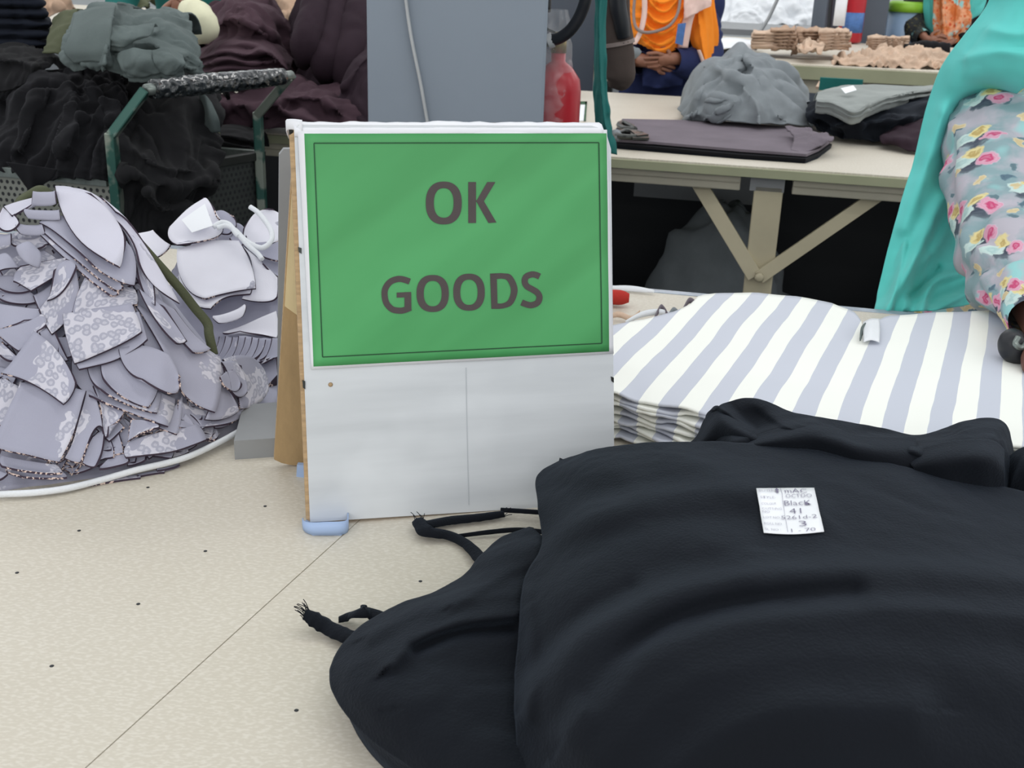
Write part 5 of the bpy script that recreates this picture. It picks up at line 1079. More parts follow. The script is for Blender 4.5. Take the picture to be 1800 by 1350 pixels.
H('plum_cloth_heap', [
 [(340, 90, 3.6), (380, 68, 3.55), (430, 60, 3.5), (480, 75, 3.5), (515, 105, 3.6)],
 [(345, 105, 3.45), (385, 88, 3.38), (430, 82, 3.35), (478, 95, 3.38), (512, 120, 3.5)],
 [(350, 122, 3.40), (390, 112, 3.32), (430, 108, 3.30), (475, 118, 3.34), (508, 132, 3.45)],
 [(355, 150, 3.38), (390, 140, 3.32), (430, 138, 3.3), (475, 140, 3.34), (500, 145, 3.42)]], 'plum',
 'wavy layered plum cloth stack beneath the upper plum heap', n=(80, 80), wr=(.008, 8, (1, 1, .5)),
 ridges=[([(350, 92), (400, 74), (450, 80), (505, 110)], 5, .05, 1.6), ([(350, 103), (395, 90), (430, 96), (470, 92), (505, 122)], 4, .05, 1.6), ([(355, 115), (400, 104), (440, 112), (480, 108)], 4, .05, 1.6), ([(360, 127), (400, 120), (445, 122), (490, 124)], 4, .04, 1.6)])
H('plum_cloth_heap', [
 [(360, 170, 3.4), (400, 160, 3.4), (460, 150, 3.4), (520, 135, 3.4), (580, 150, 3.4), (650, 170, 3.45)],
 [(365, 195, 3.25), (400, 185, 3.22), (460, 175, 3.2), (520, 165, 3.2), (580, 175, 3.2), (660, 195, 3.25)],
 [(370, 215, 3.2), (410, 212, 3.18), (460, 208, 3.16), (520, 205, 3.14), (590, 210, 3.14), (670, 216, 3.18)],
 [(375, 226, 3.2), (420, 226, 3.18), (470, 226, 3.16), (530, 226, 3.13), (600, 228, 3.13), (680, 232, 3.16)]], 'plum',
 'low plum cloth heap just behind the cart handle and sign top', n=(80, 110), wr=(.03, 8, (1, 1, .8), 1.7), fine=(.002, 30),
 ridges=[([(380, 190), (420, 180), (450, 195)], 7, .05, 1.7), ([(480, 180), (510, 200), (560, 215)], 8, .05, 1.7), ([(510, 170), (560, 170), (590, 190)], 8, .05, 1.5)])
for i, (xa, ya, xb, yb, r0) in enumerate([(566, -60, 532, 112, .040), (600, -40, 568, 140, .042), (646, -40, 608, 150, .050)]):
    tag(tube('plum_cloth_roll', [PY(xa, ya, 3.75), PY((xa*.55+xb*.45), (ya+yb)/2, 3.55), PY((xa*.15+xb*.85), yb-30, 3.45), PY(xb+2, yb+2, 3.5)], [r0*.9, r0*1.15, r0*1.1, r0*.5], M['plum2'], None, 22, 50, wr=(.008, 10, (1, 1, .3))),
        ['left', 'middle', 'right'][i]+' one of three upright dark plum bulging rolls beside the blue-grey column', 'fabric roll', 'upright plum rolls')
H('dark_plum_cloth', [[(610, 110, 3.6), (630, 70, 3.6), (670, 40, 3.6)], [(600, 150, 3.35), (625, 110, 3.35), (670, 90, 3.35)], [(595, 190, 3.25), (630, 160, 3.22), (675, 150, 3.2)], [(600, 225, 3.2), (640, 220, 3.16), (680, 220, 3.14)]], 'plum2',
 'dark plum cloth slumping against the left side of the column', n=(50, 40), wr=(.02, 9, (1, 1, .7)), ridges=[([(605, 150), (635, 105), (670, 85)], 8, .05, 1.4)])
H('grey_folded_cloth', [[(385, 225, 3.1), (420, 222, 3.1), (455, 232, 3.1)], [(388, 238, 3.0), (420, 236, 3.0), (458, 246, 3.02)], [(386, 252, 2.98), (420, 254, 2.98), (458, 258, 3.0)], [(388, 272, 2.98), (420, 275, 2.98), (455, 270, 3.0)]], 'black3',
 'dark grey layered cloth between the cart posts', n=(40, 30), wr=(.01, 10, (1, 1, .5)), ridges=[([(388, 236), (455, 250)], 3, .03, 1.5), ([(388, 250), (455, 262)], 3, .03, 1.5)])
H('dark_plum_cloth', [[(505, 30, 4.0), (560, -60, 4.0), (660, -70, 4.0)], [(505, 90, 3.8), (560, 40, 3.75), (665, 30, 3.75)], [(508, 150, 3.65), (565, 130, 3.6), (665, 120, 3.6)], [(510, 180, 3.55), (570, 175, 3.5), (665, 170, 3.5)]], 'plum2',
 'dark plum cloth mass backing the three upright rolls', n=(40, 40), wr=(.02, 7, (1, 1, .5)))
for pts, lb in (([[(196, 44, 2.62), (235, 44, 2.63), (273, 40, 2.66)], [(192, 62, 2.58), (228, 66, 2.58), (264, 62, 2.62)], [(186, 78, 2.585), (214, 82, 2.58), (232, 74, 2.60)]], 'small pointed flap in the middle of the grey-green cloth'),
                ([[(205, 96, 2.585), (232, 84, 2.57), (268, 90, 2.58)], [(212, 118, 2.56), (238, 108, 2.54), (268, 106, 2.56)], [(222, 134, 2.57), (246, 136, 2.56), (282, 128, 2.57)]], 'lowest curled roll of the grey-green cloth'),
                ([[(262, 92, 2.58), (290, 84, 2.58), (322, 96, 2.60)], [(270, 110, 2.56), (298, 106, 2.55), (326, 112, 2.57)], [(276, 126, 2.57), (300, 132, 2.56), (322, 124, 2.58)]], 'right-hand curled roll of the grey-green cloth')):
    H('cloth_corner', pts, 'sage', lb, n=(24, 26), skirt={'bottom': (0, .01, -.012), 'top': (0, .012, -.008)}, wr=(.004, 20, (1, 1, 1)))
# cream roll and the forearm above it
tag(tube('cream_cloth_roll', [PY(330, 18, 3.5), PY(345, 28, 3.42), PY(355, 48, 3.38), PY(358, 62, 3.4)], [.03, .045, .05, .03], M['cream'], None, 18, 30, wr=(.006, 16, (1, 1, .5))), 'cream white cloth roll on top of the plum heap', 'fabric roll')
H('cream_cloth_fold', [[(318, 26, 3.42), (330, 14, 3.42), (350, 10, 3.44)], [(320, 40, 3.36), (334, 34, 3.34), (348, 30, 3.34)], [(330, 52, 3.36), (340, 56, 3.34), (348, 58, 3.34)]], 'cream', 'cream fold hanging left of the cream roll', n=(16, 14), skirt={}, wr=(.004, 20, (1, 1, 1)))
# beige piles on the third table, upper left
for i, (x0, x1, y0, y1, mt, lb) in enumerate([(62, 125, -20, 22, 'beige2', 'tan crumpled cloth pile behind the olive cloth'), (395, 470, -30, -2, 'olive', 'olive cloth pile far behind the plum heap'),
      (470, 555, -25, 40, 'beige2', 'tan and cream crumpled offcuts behind the plum heap'), (210, 262, -30, 12, 'olive', 'olive cloth bundle behind the grey-green cloth'), (-40, 60, -60, -10, 'beige', 'beige cloth pile at the upper left corner')]):
    H('cloth_pile', [[(x0, y1-8, 6.6), ((x0+x1)/2, y0, 6.6), (x1, y1-10, 6.6)], [(x0-2, y1-3, 6.3), ((x0+x1)/2, (y0+y1)/2, 6.2), (x1+2, y1-3, 6.3)], [(x0, y1+1, 6.2), ((x0+x1)/2, y1+3, 6.15), (x1, y1+1, 6.2)]], mt, lb, n=(30, 40), wr=(.05, 7, (1, 1, 1)))
H('cloth_pile', [[(545, 20, 6.3), (585, -15, 6.3), (650, -20, 6.3)], [(548, 30, 6.1), (590, 10, 6.0), (650, 0, 6.0)], [(548, 40, 6.0), (595, 32, 5.95), (650, 30, 5.95)]], 'cream', 'pale yellow cloth pile behind the upright plum rolls', n=(20, 30), wr=(.03, 7, (1, 1, 1)))

# ---------------------------------------------------------------- on the right part of the second table
H('grey_knit_heap', [
 [(1205, 180, 4.05), (1225, 125, 4.05), (1262, 95, 4.05), (1320, 84, 4.05), (1370, 108, 4.05), (1400, 140, 4.05), (1420, 180, 4.05)],
 [(1200, 195, 3.85), (1225, 150, 3.82), (1262, 118, 3.8), (1320, 108, 3.8), (1368, 130, 3.8), (1402, 162, 3.82), (1425, 192, 3.85)],
 [(1198, 204, 3.75), (1228, 175, 3.7), (1265, 150, 3.66), (1320, 145, 3.65), (1365, 160, 3.66), (1402, 185, 3.7), (1428, 205, 3.75)],
 [(1196, 208, 3.7), (1232, 195, 3.6), (1270, 185, 3.56), (1320, 182, 3.55), (1362, 190, 3.56), (1402, 205, 3.6), (1430, 215, 3.66)],
 [(1200, 211, 3.68), (1235, 213, 3.58), (1275, 214, 3.53), (1320, 216, 3.5), (1362, 218, 3.5), (1402, 222, 3.54), (1430, 224, 3.6)]], 'grey',
 'tall rumpled heap of grey knit cloth on the second table', n=(110, 120), wr=(.034, 4.2, (1, 1, .8), 1.7), fine=(.003, 14),
 ridges=[([(1235, 130), (1225, 170), (1215, 200)], 8, .05, 1.7), ([(1262, 115), (1300, 140), (1330, 180), (1335, 215)], 9, .06, 1.7), ([(1300, 100), (1340, 130), (1370, 200)], 8, .05, 1.7),
         ([(1235, 165), (1290, 175), (1250, 205)], 8, .04, 1.7), ([(1345, 105), (1390, 150), (1410, 200)], 9, .05, 1.6), ([(1305, 108), (1312, 122), (1306, 130)], 7, -.10)])
H('black_folded_cloth', [
 [(1425, 180, 3.75), (1450, 172, 3.75), (1510, 180, 3.8), (1570, 170, 3.8), (1640, 155, 3.8)],
 [(1415, 195, 3.55), (1450, 195, 3.5), (1505, 208, 3.5), (1560, 200, 3.5), (1650, 185, 3.5)],
 [(1418, 212, 3.5), (1455, 218, 3.45), (1505, 230, 3.42), (1565, 225, 3.42), (1650, 215, 3.42)],
 [(1438, 230, 3.5), (1470, 240, 3.44), (1515, 246, 3.4), (1570, 250, 3.4), (1650, 255, 3.4)]], 'black',
 'black folded cloth bundle beside the grey heap on the second table', n=(60, 80), wr=(.014, 8, (1, 1, .6)), ridges=[([(1430, 190), (1470, 205), (1500, 205)], 7, .05, 1.5), ([(1470, 222), (1520, 215), (1600, 205)], 8, .05, 1.5), ([(1440, 215), (1480, 235)], 6, -.03)])
H('dark_plum_cloth', [[(1550, 235, 3.4), (1590, 218, 3.4), (1660, 200, 3.4)], [(1548, 248, 3.34), (1590, 240, 3.3), (1660, 235, 3.3)], [(1565, 255, 3.32), (1595, 262, 3.26), (1660, 270, 3.24)]], 'plum2', 'dark plum cloth end by the teal scarf on the second table', n=(24, 30), wr=(.012, 10, (1, 1, 1)))
for k, (dy, dz) in enumerate(((0, 0), (8, -.05))):
    H('sage_folded_fleece', [[(1438, 162+dy, 3.7), (1470, 152+dy, 3.75), (1530, 148+dy, 3.8), (1580, 152+dy, 3.8), (1640, 150+dy, 3.8)],
     [(1434, 172+dy, 3.5), (1470, 166+dy, 3.52), (1520, 170+dy, 3.5), (1575, 162+dy, 3.6), (1650, 156+dy, 3.7)],
     [(1436, 178+dy, 3.44), (1465, 182+dy, 3.40), (1502, 198+dy, 3.34), (1545, 178+dy, 3.45), (1600, 166+dy, 3.62)]], 'sagelt',
     ['upper grey-sage fleece fold carrying a white paper tag', 'lower grey-sage fleece fold under the tagged one'][k], n=(40, 70), wr=(.004, 8, (1, 1, .5)), skirt={'top': (0, .05, -.05), 'bottom': (0, .012, -.022)}, thick=.006, grp='sage fleece folds')
tag(prism('paper_tag', [PY(1478, 155, 3.50), PY(1500, 150, 3.53), PY(1506, 158, 3.50), PY(1486, 164, 3.47)], (0, -.5, .8), .001, M['label']), 'small white paper tag on the grey-sage fleece fold', 'tag')
# flat plum layup
fl = [(1082, 228), (1094, 208), (1260, 212), (1400, 225), (1440, 236), (1464, 244), (1440, 262), (1418, 270), (1300, 262), (1150, 250), (1080, 244)]
FL = [PZ(x, y, .925) for x, y in fl]
for k, (z, mt, lb) in enumerate(((.906, 'black', 'dark lower layer under the flat mauve-grey layup on the second table'), (.913, 'black2', 'black middle layer under the flat mauve-grey layup on the second table'), (.925, 'plumflat', 'flat mauve-grey cloth layup with scissors on it, second table'))):
    c = np.mean(FL, 0); ply = [np.array([*((p-c)*(1.0-.004*(2-k))+c)[:2], z+.0015*math.sin(i*2.1+k)]) for i, p in enumerate(FL)]
    if k < 2: ply = [p+TN*-.012 for p in ply]
    tag(prism('flat_cloth_layer', ply, (0, 0, 1), .007, M[mt]), lb, 'fabric', 'flat layup on the second table')
H('mauve_cloth_end', [[(1380, 222, 3.36), (1410, 224, 3.34), (1435, 232, 3.3)], [(1395, 240, 3.24), (1425, 240, 3.22), (1466, 242, 3.2)], [(1390, 262, 3.12), (1410, 266, 3.10), (1440, 256, 3.14)]], 'plumflat', 'rumpled right end of the flat mauve-grey layup', n=(24, 24), skirt={}, wr=(.008, 14, (1, 1, 1)))
# shears
sc = empty('shears', PZ(1110, 235, .935), 'old dark tailor shears lying on the flat mauve-grey layup', 'scissors')
def shp(pts, z, r, nm, mt='blackmetal', closed=True): return tube(nm, [PZ(x, y, z) for x, y in pts], r, M[mt], sc, 8, 40)
shp([(1128, 238), (1112, 241), (1092, 240), (1084, 236), (1096, 231), (1114, 232), (1128, 236)], .934, .008, 'handle_ring')
shp([(1114, 228), (1098, 226), (1088, 220), (1094, 216), (1106, 220), (1116, 227)], .938, .008, 'handle_ring')
prism('blade', [PZ(1108, 232, .936), PZ(1140, 236, .936), PZ(1141, 242, .936), PZ(1112, 242, .936)], (0, 0, 1), .006, M['blackmetal'], sc)
prism('blade', [PZ(1104, 226, .94), PZ(1118, 228, .94), PZ(1140, 236, .94), PZ(1120, 238, .94)], (0, 0, 1), .004, M['blackmetal'], sc)
tag(tube('grey_rag_twist', [PZ(1072, 246, .91), PZ(1078, 236, .93), PZ(1084, 234, .935), PZ(1088, 242, .93)], .010, M['grey'], None, 10, 24, wr=(.003, 40, (1, 1, 1))), 'small grey rag twist at the table edge beside the sign corner', 'rag')
# under the second table: dark bundles in sacks
def mound(c, r, mat, label, name='cloth_bundle', wr=(.05, 4.5, (1, 1, 1)), cat='fabric', grp=None, seg=40):
    a = np.linspace(0, 2*math.pi, seg)[None, :]; t = np.linspace(.02, math.pi/2*1.12, 26)[:, None]
    g = np.stack([c[0]+r[0]*np.sin(t)*np.cos(a), c[1]+r[1]*np.sin(t)*np.sin(a), c[2]+r[2]*np.cos(t)+0*a], -1)
    d = g-np.array(c); d /= np.linalg.norm(d, axis=-1, keepdims=True); g = g+d*(wr[0]*folds(g*wr[1]*np.array(wr[2])))[..., None]; g[:, -1] = g[:, 0]
    g[..., 2] = np.maximum(g[..., 2], c[2])
    return tag(grid_obj(name, g, M[mat] if isinstance(mat, str) else mat, None, .004), label, cat, grp)
def on2(px, v, z): u = u_of(px, z, v); return at2(u, v, z)
for px, r, mt, lb in ((1245, (.26, .2, .52), 'grey', 'dark grey stuffed cloth bundle under the second table left of its leg'), (1130, (.18, .2, .30), 'sage', 'low black cloth bundle under the second table near the sign'),
                      (1470, (.26, .22, .44), 'plum', 'dark plum cloth bundle under the second table right of its leg'), (1590, (.3, .22, .55), 'navy', 'black cloth bundle under the second table behind the teal scarf'),
                      (560, (.5, .3, .5), 'black2', 'black cloth bundle under the second table behind the sign')):
    c = on2(px, .75, .13); mound(c, r, mt, lb, grp='bundles under the second table')
tag(box('cardboard_sheet', on2(1235, .9, .70), (.42, .02, .17), M['greymetal'], None, rz=-.2), 'grey board panel behind the left brace under the second table', 'board')
c = on2(1535, .5, .48); tag(lathe('steel_bucket', [(.10, 0), (.13, .28), (.135, .285), (.125, .28)], c, M['steel'], None, 24), 'worn steel bin under the second table at the teal scarf', 'bin')
mound(on2(1420, .22, .13), (.14, .1, .14), 'sage', 'small grey cloth lying low under the second table right of its leg', grp=None, wr=(.02, 9, (1, 1, 1)))
mound(on2(1255, .2, .13), (.16, .1, .16), 'navy', 'slate cloth lying low under the second table left of its leg', grp=None, wr=(.02, 9, (1, 1, 1)))

# ---------------------------------------------------------------- third table goods
def bstack(x0, x1, ytop, ybot, n_, mt, lb, Y=6.25, grp='beige stacks on the third table'):
    for k in range(n_):
        yy = ybot-(ybot-ytop)*(k+.5)/n_; hh = (ybot-ytop)/n_*.62; j = random.uniform(-3, 3)
        pts = [[(x0+j, yy-hh*2.2, Y+.25), ((x0+x1)/2, yy-hh*2.2, Y+.25), (x1+j, yy-hh*2.0, Y+.25)], [(x0-1+j, yy-hh, Y), ((x0+x1)/2, yy-hh, Y-.02), (x1+j, yy-hh, Y)], [(x0+j, yy+hh, Y), ((x0+x1)/2, yy+hh, Y-.02), (x1+j, yy+hh, Y)]]
        H('beige_cut_ply', pts, mt, ['lowest', 'second lowest', 'third lowest', 'fourth lowest', 'fifth lowest', 'sixth lowest'][k]+' '+lb, n=(8, 26), skirt={}, wr=(.014, 9, (1, 1, 1)), grp=grp, thick=.01)
bstack(1322, 1362, 58, 84, 5, 'beige', 'beige ply in the leftmost stack on the third table')
bstack(1358, 1400, 52, 88, 6, 'beige2', 'tan ply in the striped middle-left stack on the third table')
bstack(1398, 1450, 54, 76, 4, 'beige2', 'tan ply in the long middle stack on the third table', 6.4)
bstack(1440, 1494, 55, 88, 6, 'beige', 'beige ply in the stack before the small extinguisher on the third table')
bstack(1526, 1600, 66, 88, 5, 'beige', 'beige ply in the right-hand stack before the patterned scarf', 6.35)
H('beige_crumple', [[(1400, 78, 6.2), (1430, 70, 6.2), (1450, 76, 6.2)], [(1402, 86, 6.08), (1425, 82, 6.05), (1448, 84, 6.08)], [(1405, 92, 6.0), (1425, 92, 5.98), (1445, 92, 6.0)]], 'beige', 'crumpled beige scrap heap in front of the stacks on the third table', n=(20, 30), wr=(.03, 14, (1, 1, 1)))
H('beige_crumple', [[(1465, 104, 6.2), (1510, 92, 6.2), (1570, 86, 6.2), (1630, 84, 6.2), (1665, 92, 6.2)], [(1462, 110, 6.0), (1510, 104, 5.98), (1570, 100, 5.98), (1630, 100, 5.98), (1665, 106, 6.0)], [(1466, 112, 5.95), (1515, 113, 5.92), (1570, 116, 5.9), (1630, 119, 5.9), (1665, 121, 5.9)]], 'beige', 'long crumpled beige trimmings along the front edge of the third table', n=(36, 90), wr=(.035, 12, (1, 1, 1)), fine=(.006, 40))
tag(tube('black_cloth_twist', [PY(1590, 88, 6.3), PY(1625, 84, 6.3), PY(1665, 90, 6.3)], [.03, .04, .04], M['black2'], None, 12, 24, wr=(.01, 14, (1, 1, 1))), 'black twisted cloth behind the crumpled beige trimmings', 'fabric')
H('paper_pattern', [[(1255, 68, 6.7), (1290, 66, 6.7), (1340, 74, 6.7)], [(1253, 86, 6.3), (1290, 84, 6.3), (1330, 88, 6.3)]], 'white', 'white paper pattern on the third table behind the orange scarf', n=(8, 10), skirt={}, thick=.002)
tag(tube('dark_cable', [PZ(1256, 95, .91), PZ(1285, 88, .91), PZ(1320, 84, .91), (PZ(1345, 76, .91))], .012, M['blackrub'], None, 8), 'dark cable lying on the white paper pattern', 'cable')
tag(prism('tan_card', [PZ(1434, 152, .905), PZ(1440, 142, .905), PZ(1470, 146, .905), PZ(1465, 156, .905)], (0, 0, 1), .01, M['beige']), 'small tan packet behind the sage fleece', 'packet')
tag(box('teal_folder', PZ(1478, 149, .926), (.17, .02, .05), M['tealdark'], None, rz=-.2), 'dark teal folder standing behind the sage fleece', 'folder')
# far row: white heap, small extinguisher, bins
H('white_cloth_heap', [[(1262, 20, 9.9), (1290, -15, 9.9), (1350, -30, 9.9), (1410, -30, 9.9), (1452, -25, 9.9)], [(1262, 36, 9.5), (1300, 10, 9.4), (1350, 0, 9.4), (1410, 5, 9.4), (1454, 10, 9.5)], [(1264, 41, 9.4), (1300, 40, 9.3), (1350, 43, 9.25), (1410, 47, 9.25), (1456, 49, 9.25)]], 'white', 'large heap of white cloth on the far grey-edged table', n=(50, 80), wr=(.07, 4, (1, 1, 1)), fine=(.015, 14))
tag(tube('leaning_pole', [PY(1332, 62, 8.2), PY(1352, 30, 8.3), PY(1375, -20, 8.4)], .012, M['greymetal'], None, 8), 'thin grey pole leaning in front of the white cloth heap', 'pole')
def extinguisher(px, ybase, Y, r, h, label, white=True, name='fire_extinguisher'):
    p = PY(px, ybase, Y); t = empty(name, p, label, 'extinguisher')
    prof = [(r*.9, 0), (r, .012), (r, h*.80), (r*.93, h*.88), (r*.6, h*.96), (r*.3, h), (r*.3, h+.02)]
    lathe('cylinder', prof, p, M['red'], t, 32)
    lathe('valve', [(r*.32, h+.018), (r*.32, h+.05), (r*.2, h+.06)], p, M['brass'], t, 16)
    beam('lever', p+np.array([-.01, 0, h+.058]), p+np.array([-r*.9, -.01, h+.075]), .012, .006, M['blackmetal'], t)
    beam('handle', p+np.array([-.01, 0, h+.035]), p+np.array([-r*.9, -.01, h+.03]), .012, .006, M['blackmetal'], t)
    return t, p
t, p = extinguisher(1492, 74, 7.50, .075, .40, 'small red extinguisher with black hose on the far grey column')
box('wall_bracket', p+np.array([0, .08, .3]), (.05, .05, .04), M['blackmetal'], t)
a = np.linspace(-1.0, 1.0, 9); 
g = np.array([[p+np.array([.0765*math.sin(q), -.0765*math.cos(q), z]) for q in a] for z in (.06, .18)]); grid_obj('printed_band', g, M['tagblue'], t, .001)
g = np.array([[p+np.array([-.10+.012*q, -.085, z]) for q in range(-3, 4)] for z in (.10, .30)]); grid_obj('inspection_card', g, M['paper'], t, .001)
tube('hose', [p+np.array([.03, -.03, .44]), p+np.array([-.10, -.05, .46]), p+np.array([-.155, -.05, .30]), p+np.array([-.15, -.05, .08])], .013, M['blackrub'], t, 8)
bn = empty('lidded_bin', PY(1587, 62, 7.9), 'pale blue plastic bin with lime green lid in the far row', 'bin')
p = PY(1587, 62, 7.95); lathe('bin_body', [(.10, -.35), (.11, .15)], p, M['bluebin'], bn, 20); lathe('bin_lid', [(.122, .15), (.122, .20), (.10, .215)], p, M['lime'], bn, 20)
tag(box('white_carton', PY(1561, 45, 8.1), (.09, .1, .25), M['paper'], None), 'white carton edge between the far column and the lidded bin', 'carton')
tag(box('shelf_unit', PY(1575, 20, 10.7), (.5, .3, 1.3), M['wallm'], None, bev=.005), 'white shelf unit far behind the lidded bin', 'shelf')

# ---------------------------------------------------------------- extinguisher on the near column
EX, pe = extinguisher(971, 330, 2.52, .052, .30, 'red extinguisher in crumpled clear wrap hanging behind the column right of the sign')
pe = PY(960, 210, 2.52)
for ch in EX.children: pass
zt = PY(960, 128, 2.52)[2]; sh = zt-(PY(960, 330, 2.52)[2]+.30*.92)
for ch in EX.children: ch.data.transform(Matrix.Translation(Vector((0, 0, sh))))
box('wall_bracket', (b_+.02, 2.50, zt-.08), (.09, .02, .03), M['blackmetal'], EX)
g = []
for i, z in enumerate(np.linspace(-.09, .16, 26)):
    ring_ = []
    for a in np.linspace(0, 2*math.pi, 30):
        r = .055-.030*max(0, (z-.0)/.16)**.7+.009*pn(np.array([math.cos(a)*2.4, math.sin(a)*2.4, z*38])); ring_.append([PY(971, 128, 2.52)[0]+r*math.cos(a), 2.52+r*math.sin(a), zt+z-.03])
    ring_[-1] = ring_[0]; g.append(ring_)
grid_obj('plastic_wrap', np.array(g), M['clear'], EX, .0006, smooth=False)
hs = [PY(966, 71, 2.47), PY(985, 66, 2.46), PY(1005, 50, 2.45), PY(1022, 22, 2.44), PY(1032, -15, 2.43), PY(1030, -60, 2.45), PY(1000, -90, 2.47), PY(964, -70, 2.5), PY(958, 20, 2.52)]
tube('hose', hs, .0125, M['blackrub'], EX, 12, 80)
o_ = tube('hose_clip', [PY(962, 74, 2.47), PY(972, 70, 2.47)], .0155, M['strap'], EX, 14)
tag(prism('green_framed_sheet', [PZ(1014, 212, .902), PZ(1018, 178, .902), PZ(1032, 178, .902), PZ(1030, 212, .902)], (0, 0, 1), .002, M['label'], None), 'white sheet with green border on the second table beside the red extinguisher', 'paper')
for q in (((1014, 212), (1018, 178), (1021, 178), (1017, 212)), ((1026, 212), (1029, 178), (1032, 178), (1030, 212)), ((1018, 178), (1032, 178), (1032, 183), (1018, 183))):
    prism('green_border', [PZ(x, y, .9035) for x, y in q], (0, 0, 1), .001, M['line'], bpy.data.objects['green_framed_sheet'])

# hanging teal cloth and the padded hose right of the column
TC = [[(1046, -60, 2.75), (1058, -60, 2.73), (1072, -60, 2.75)], [(1044, 40, 2.75), (1053, 40, 2.72), (1064, 40, 2.75)], [(1043, 120, 2.76), (1054, 120, 2.72), (1066, 120, 2.75)], [(1043, 175, 2.76), (1056, 175, 2.71), (1070, 175, 2.74)],
      [(1046, 225, 2.76), (1062, 225, 2.70), (1076, 225, 2.73)], [(1062, 268, 2.73), (1074, 270, 2.70), (1086, 272, 2.72)]]
tag(grid_obj('hanging_teal_cloth', cloth_grid(TC, 'y', (60, 22), [([(1052, -60), (1054, 120), (1070, 270)], 3, .012), ([(1064, 100), (1070, 200)], 3, .01)], wr=(.006, 16, (1, 1, .3))), M['tealdark'], None, .0015), 'dark teal cloth strip hanging between the column and the second table', 'cloth')
hd = empty('hanging_duct', PY(1080, 150, 2.95), 'dark brown padded duct hanging down beside the teal cloth strip', 'duct')
tube('padded_sleeve', [PY(1085, -120, 2.95), PY(1080, -20, 2.95), PY(1078, 40, 2.95), PY(1083, 76, 2.95)], [.030, .036, .040, .043], M['brownhose'], hd, 20, 40, wr=(.004, 16, (1, 1, .4)))
tube('black_strap', [PY(1098, -120, 2.91), PY(1086, -10, 2.905), PY(1092, 40, 2.905), PY(1096, 66, 2.91)], [.014, .020, .019, .016], M['blackrub'], hd, 12, 30)
tube('cuff_ring', [PY(1083, 72, 2.95), PY(1084, 79, 2.95)], [.046, .046], M['lanyard'], hd, 24)
tube('duct_sock', [PY(1084, 78, 2.95), PY(1088, 110, 2.95), PY(1088, 138, 2.95), PY(1082, 156, 2.95)], [.042, .041, .038, .018], M['brownhose'], hd, 20, 40, wr=(.003, 18, (1, 1, .5)))
rail = empty('overhead_rail', (.3, 2.9, 2.3), 'overhead steel rail above the tables, out of frame', 'rail')
tube('rail_tube', [(-.8, 2.9, 2.35), (.4, 2.9, 2.35), (1.4, 2.9, 2.35)], .02, M['steel'], rail, 10)
for q in (PY(1085, -120, 2.95), PY(1058, -60, 2.73)):
    tube('hanger_cord', [q, (q+np.array([q[0], 2.9, 2.35]))/2, (q[0], 2.9, 2.35)], .003, M['strap'], rail, 6)

# ---------------------------------------------------------------- people
def skin_body(name, joints, edges, mat, parent, root=0, sub=2):
    me = bpy.data.meshes.new(name); me.from_pydata([tuple(map(float, j[:3])) for j in joints], edges, [])
    me.materials.append(mat); o = bpy.data.objects.new(name, me); COL.objects.link(o)
    o.modifiers.new('s', 'SKIN'); me.skin_vertices[0].data[root].use_root = True
    for i, j in enumerate(joints): me.skin_vertices[0].data[i].radius = (j[3], j[3] if len(j) < 5 else j[4])
    m = o.modifiers.new('u', 'SUBSURF'); m.levels = sub; m.render_levels = sub
    apply_mods(o); attach(o, parent); return o
def hand_chains(J, E, wi, wrist, fwd, side, nrm, size=.17, curl=.5):
    """palm and five fingers grown from joint wi; side points to the thumb"""
    fwd, side, nrm = [np.array(q, float)/np.linalg.norm(q) for q in (fwd, side, nrm)]
    def add(p, r, par): J.append((*p, r)); E.append((par, len(J)-1)); return len(J)-1
    palm = add(wrist+fwd*size*.28, size*.13, wi)
    for off, ln, r in ((.19, .36, .05), (.065, .42, .052), (-.06, .39, .05), (-.18, .30, .044)):
        b = wrist+fwd*size*.42+side*off*size; k = add(b, size*.058, palm); d = fwd.copy()
        for s in (.42, .33, .25):
            d = d*math.cos(curl*.5)-nrm*math.sin(curl*.5)*1.0; d /= np.linalg.norm(d); b = b+d*ln*size*s; k = add(b, r*size, k)
    b = wrist+fwd*size*.14+side*size*.17; k = add(b, size*.07, palm); d = fwd*.65+side*.7-nrm*.25
    for s in (.20, .16): b = b+d/np.linalg.norm(d)*size*s; k = add(b, .058*size, k); d = d+fwd*.3-side*.25
    return J, E
def person(name, label, pelvis, chest, neck, head, shL, elL, wrL, shR, elR, wrR, skin, feet, handL=None, handR=None, size=.17):
    V = lambda q: np.array(q, float)
    root = empty(name, (pelvis[0], pelvis[1], 0), label, 'person')
    J = [(*pelvis, .115, .095), (*((V(pelvis)+V(chest))/2), .10, .085), (*chest, .125, .09), (*neck, .05), (*head, .085, .1), (*(V(head)+V([0, 0, .07])), .07)]
    E = [(0, 1), (1, 2), (2, 3), (3, 4), (4, 5)]
    for sh, el, wr, hd in ((shL, elL, wrL, handL), (shR, elR, wrR, handR)):
        k = len(J); J += [(*sh, .052), (*((V(sh)+V(el))/2), .045), (*el, .038), (*((V(el)+V(wr))/2), .036), (*wr, .024)]
        E += [(2, k), (k, k+1), (k+1, k+2), (k+2, k+3), (k+3, k+4)]
        if hd: hand_chains(J, E, k+4, V(wr), *hd, size=size)
    for s, f in zip((-1, 1), feet):
        k = len(J); hip = V(pelvis)+V([.09*s, 0, -.06]); kn = (hip+V([f[0], f[1], 0]))/2+V([0, -.02, .02])
        J += [(*hip, .085), (*kn, .058), (f[0], f[1], .09, .036), (f[0], f[1]-.12, .03, .035)]; E += [(0, k), (k, k+1), (k+1, k+2), (k+2, k+3)]
    skin_body('body', J, E, skin, root, 0, 1)
    return root
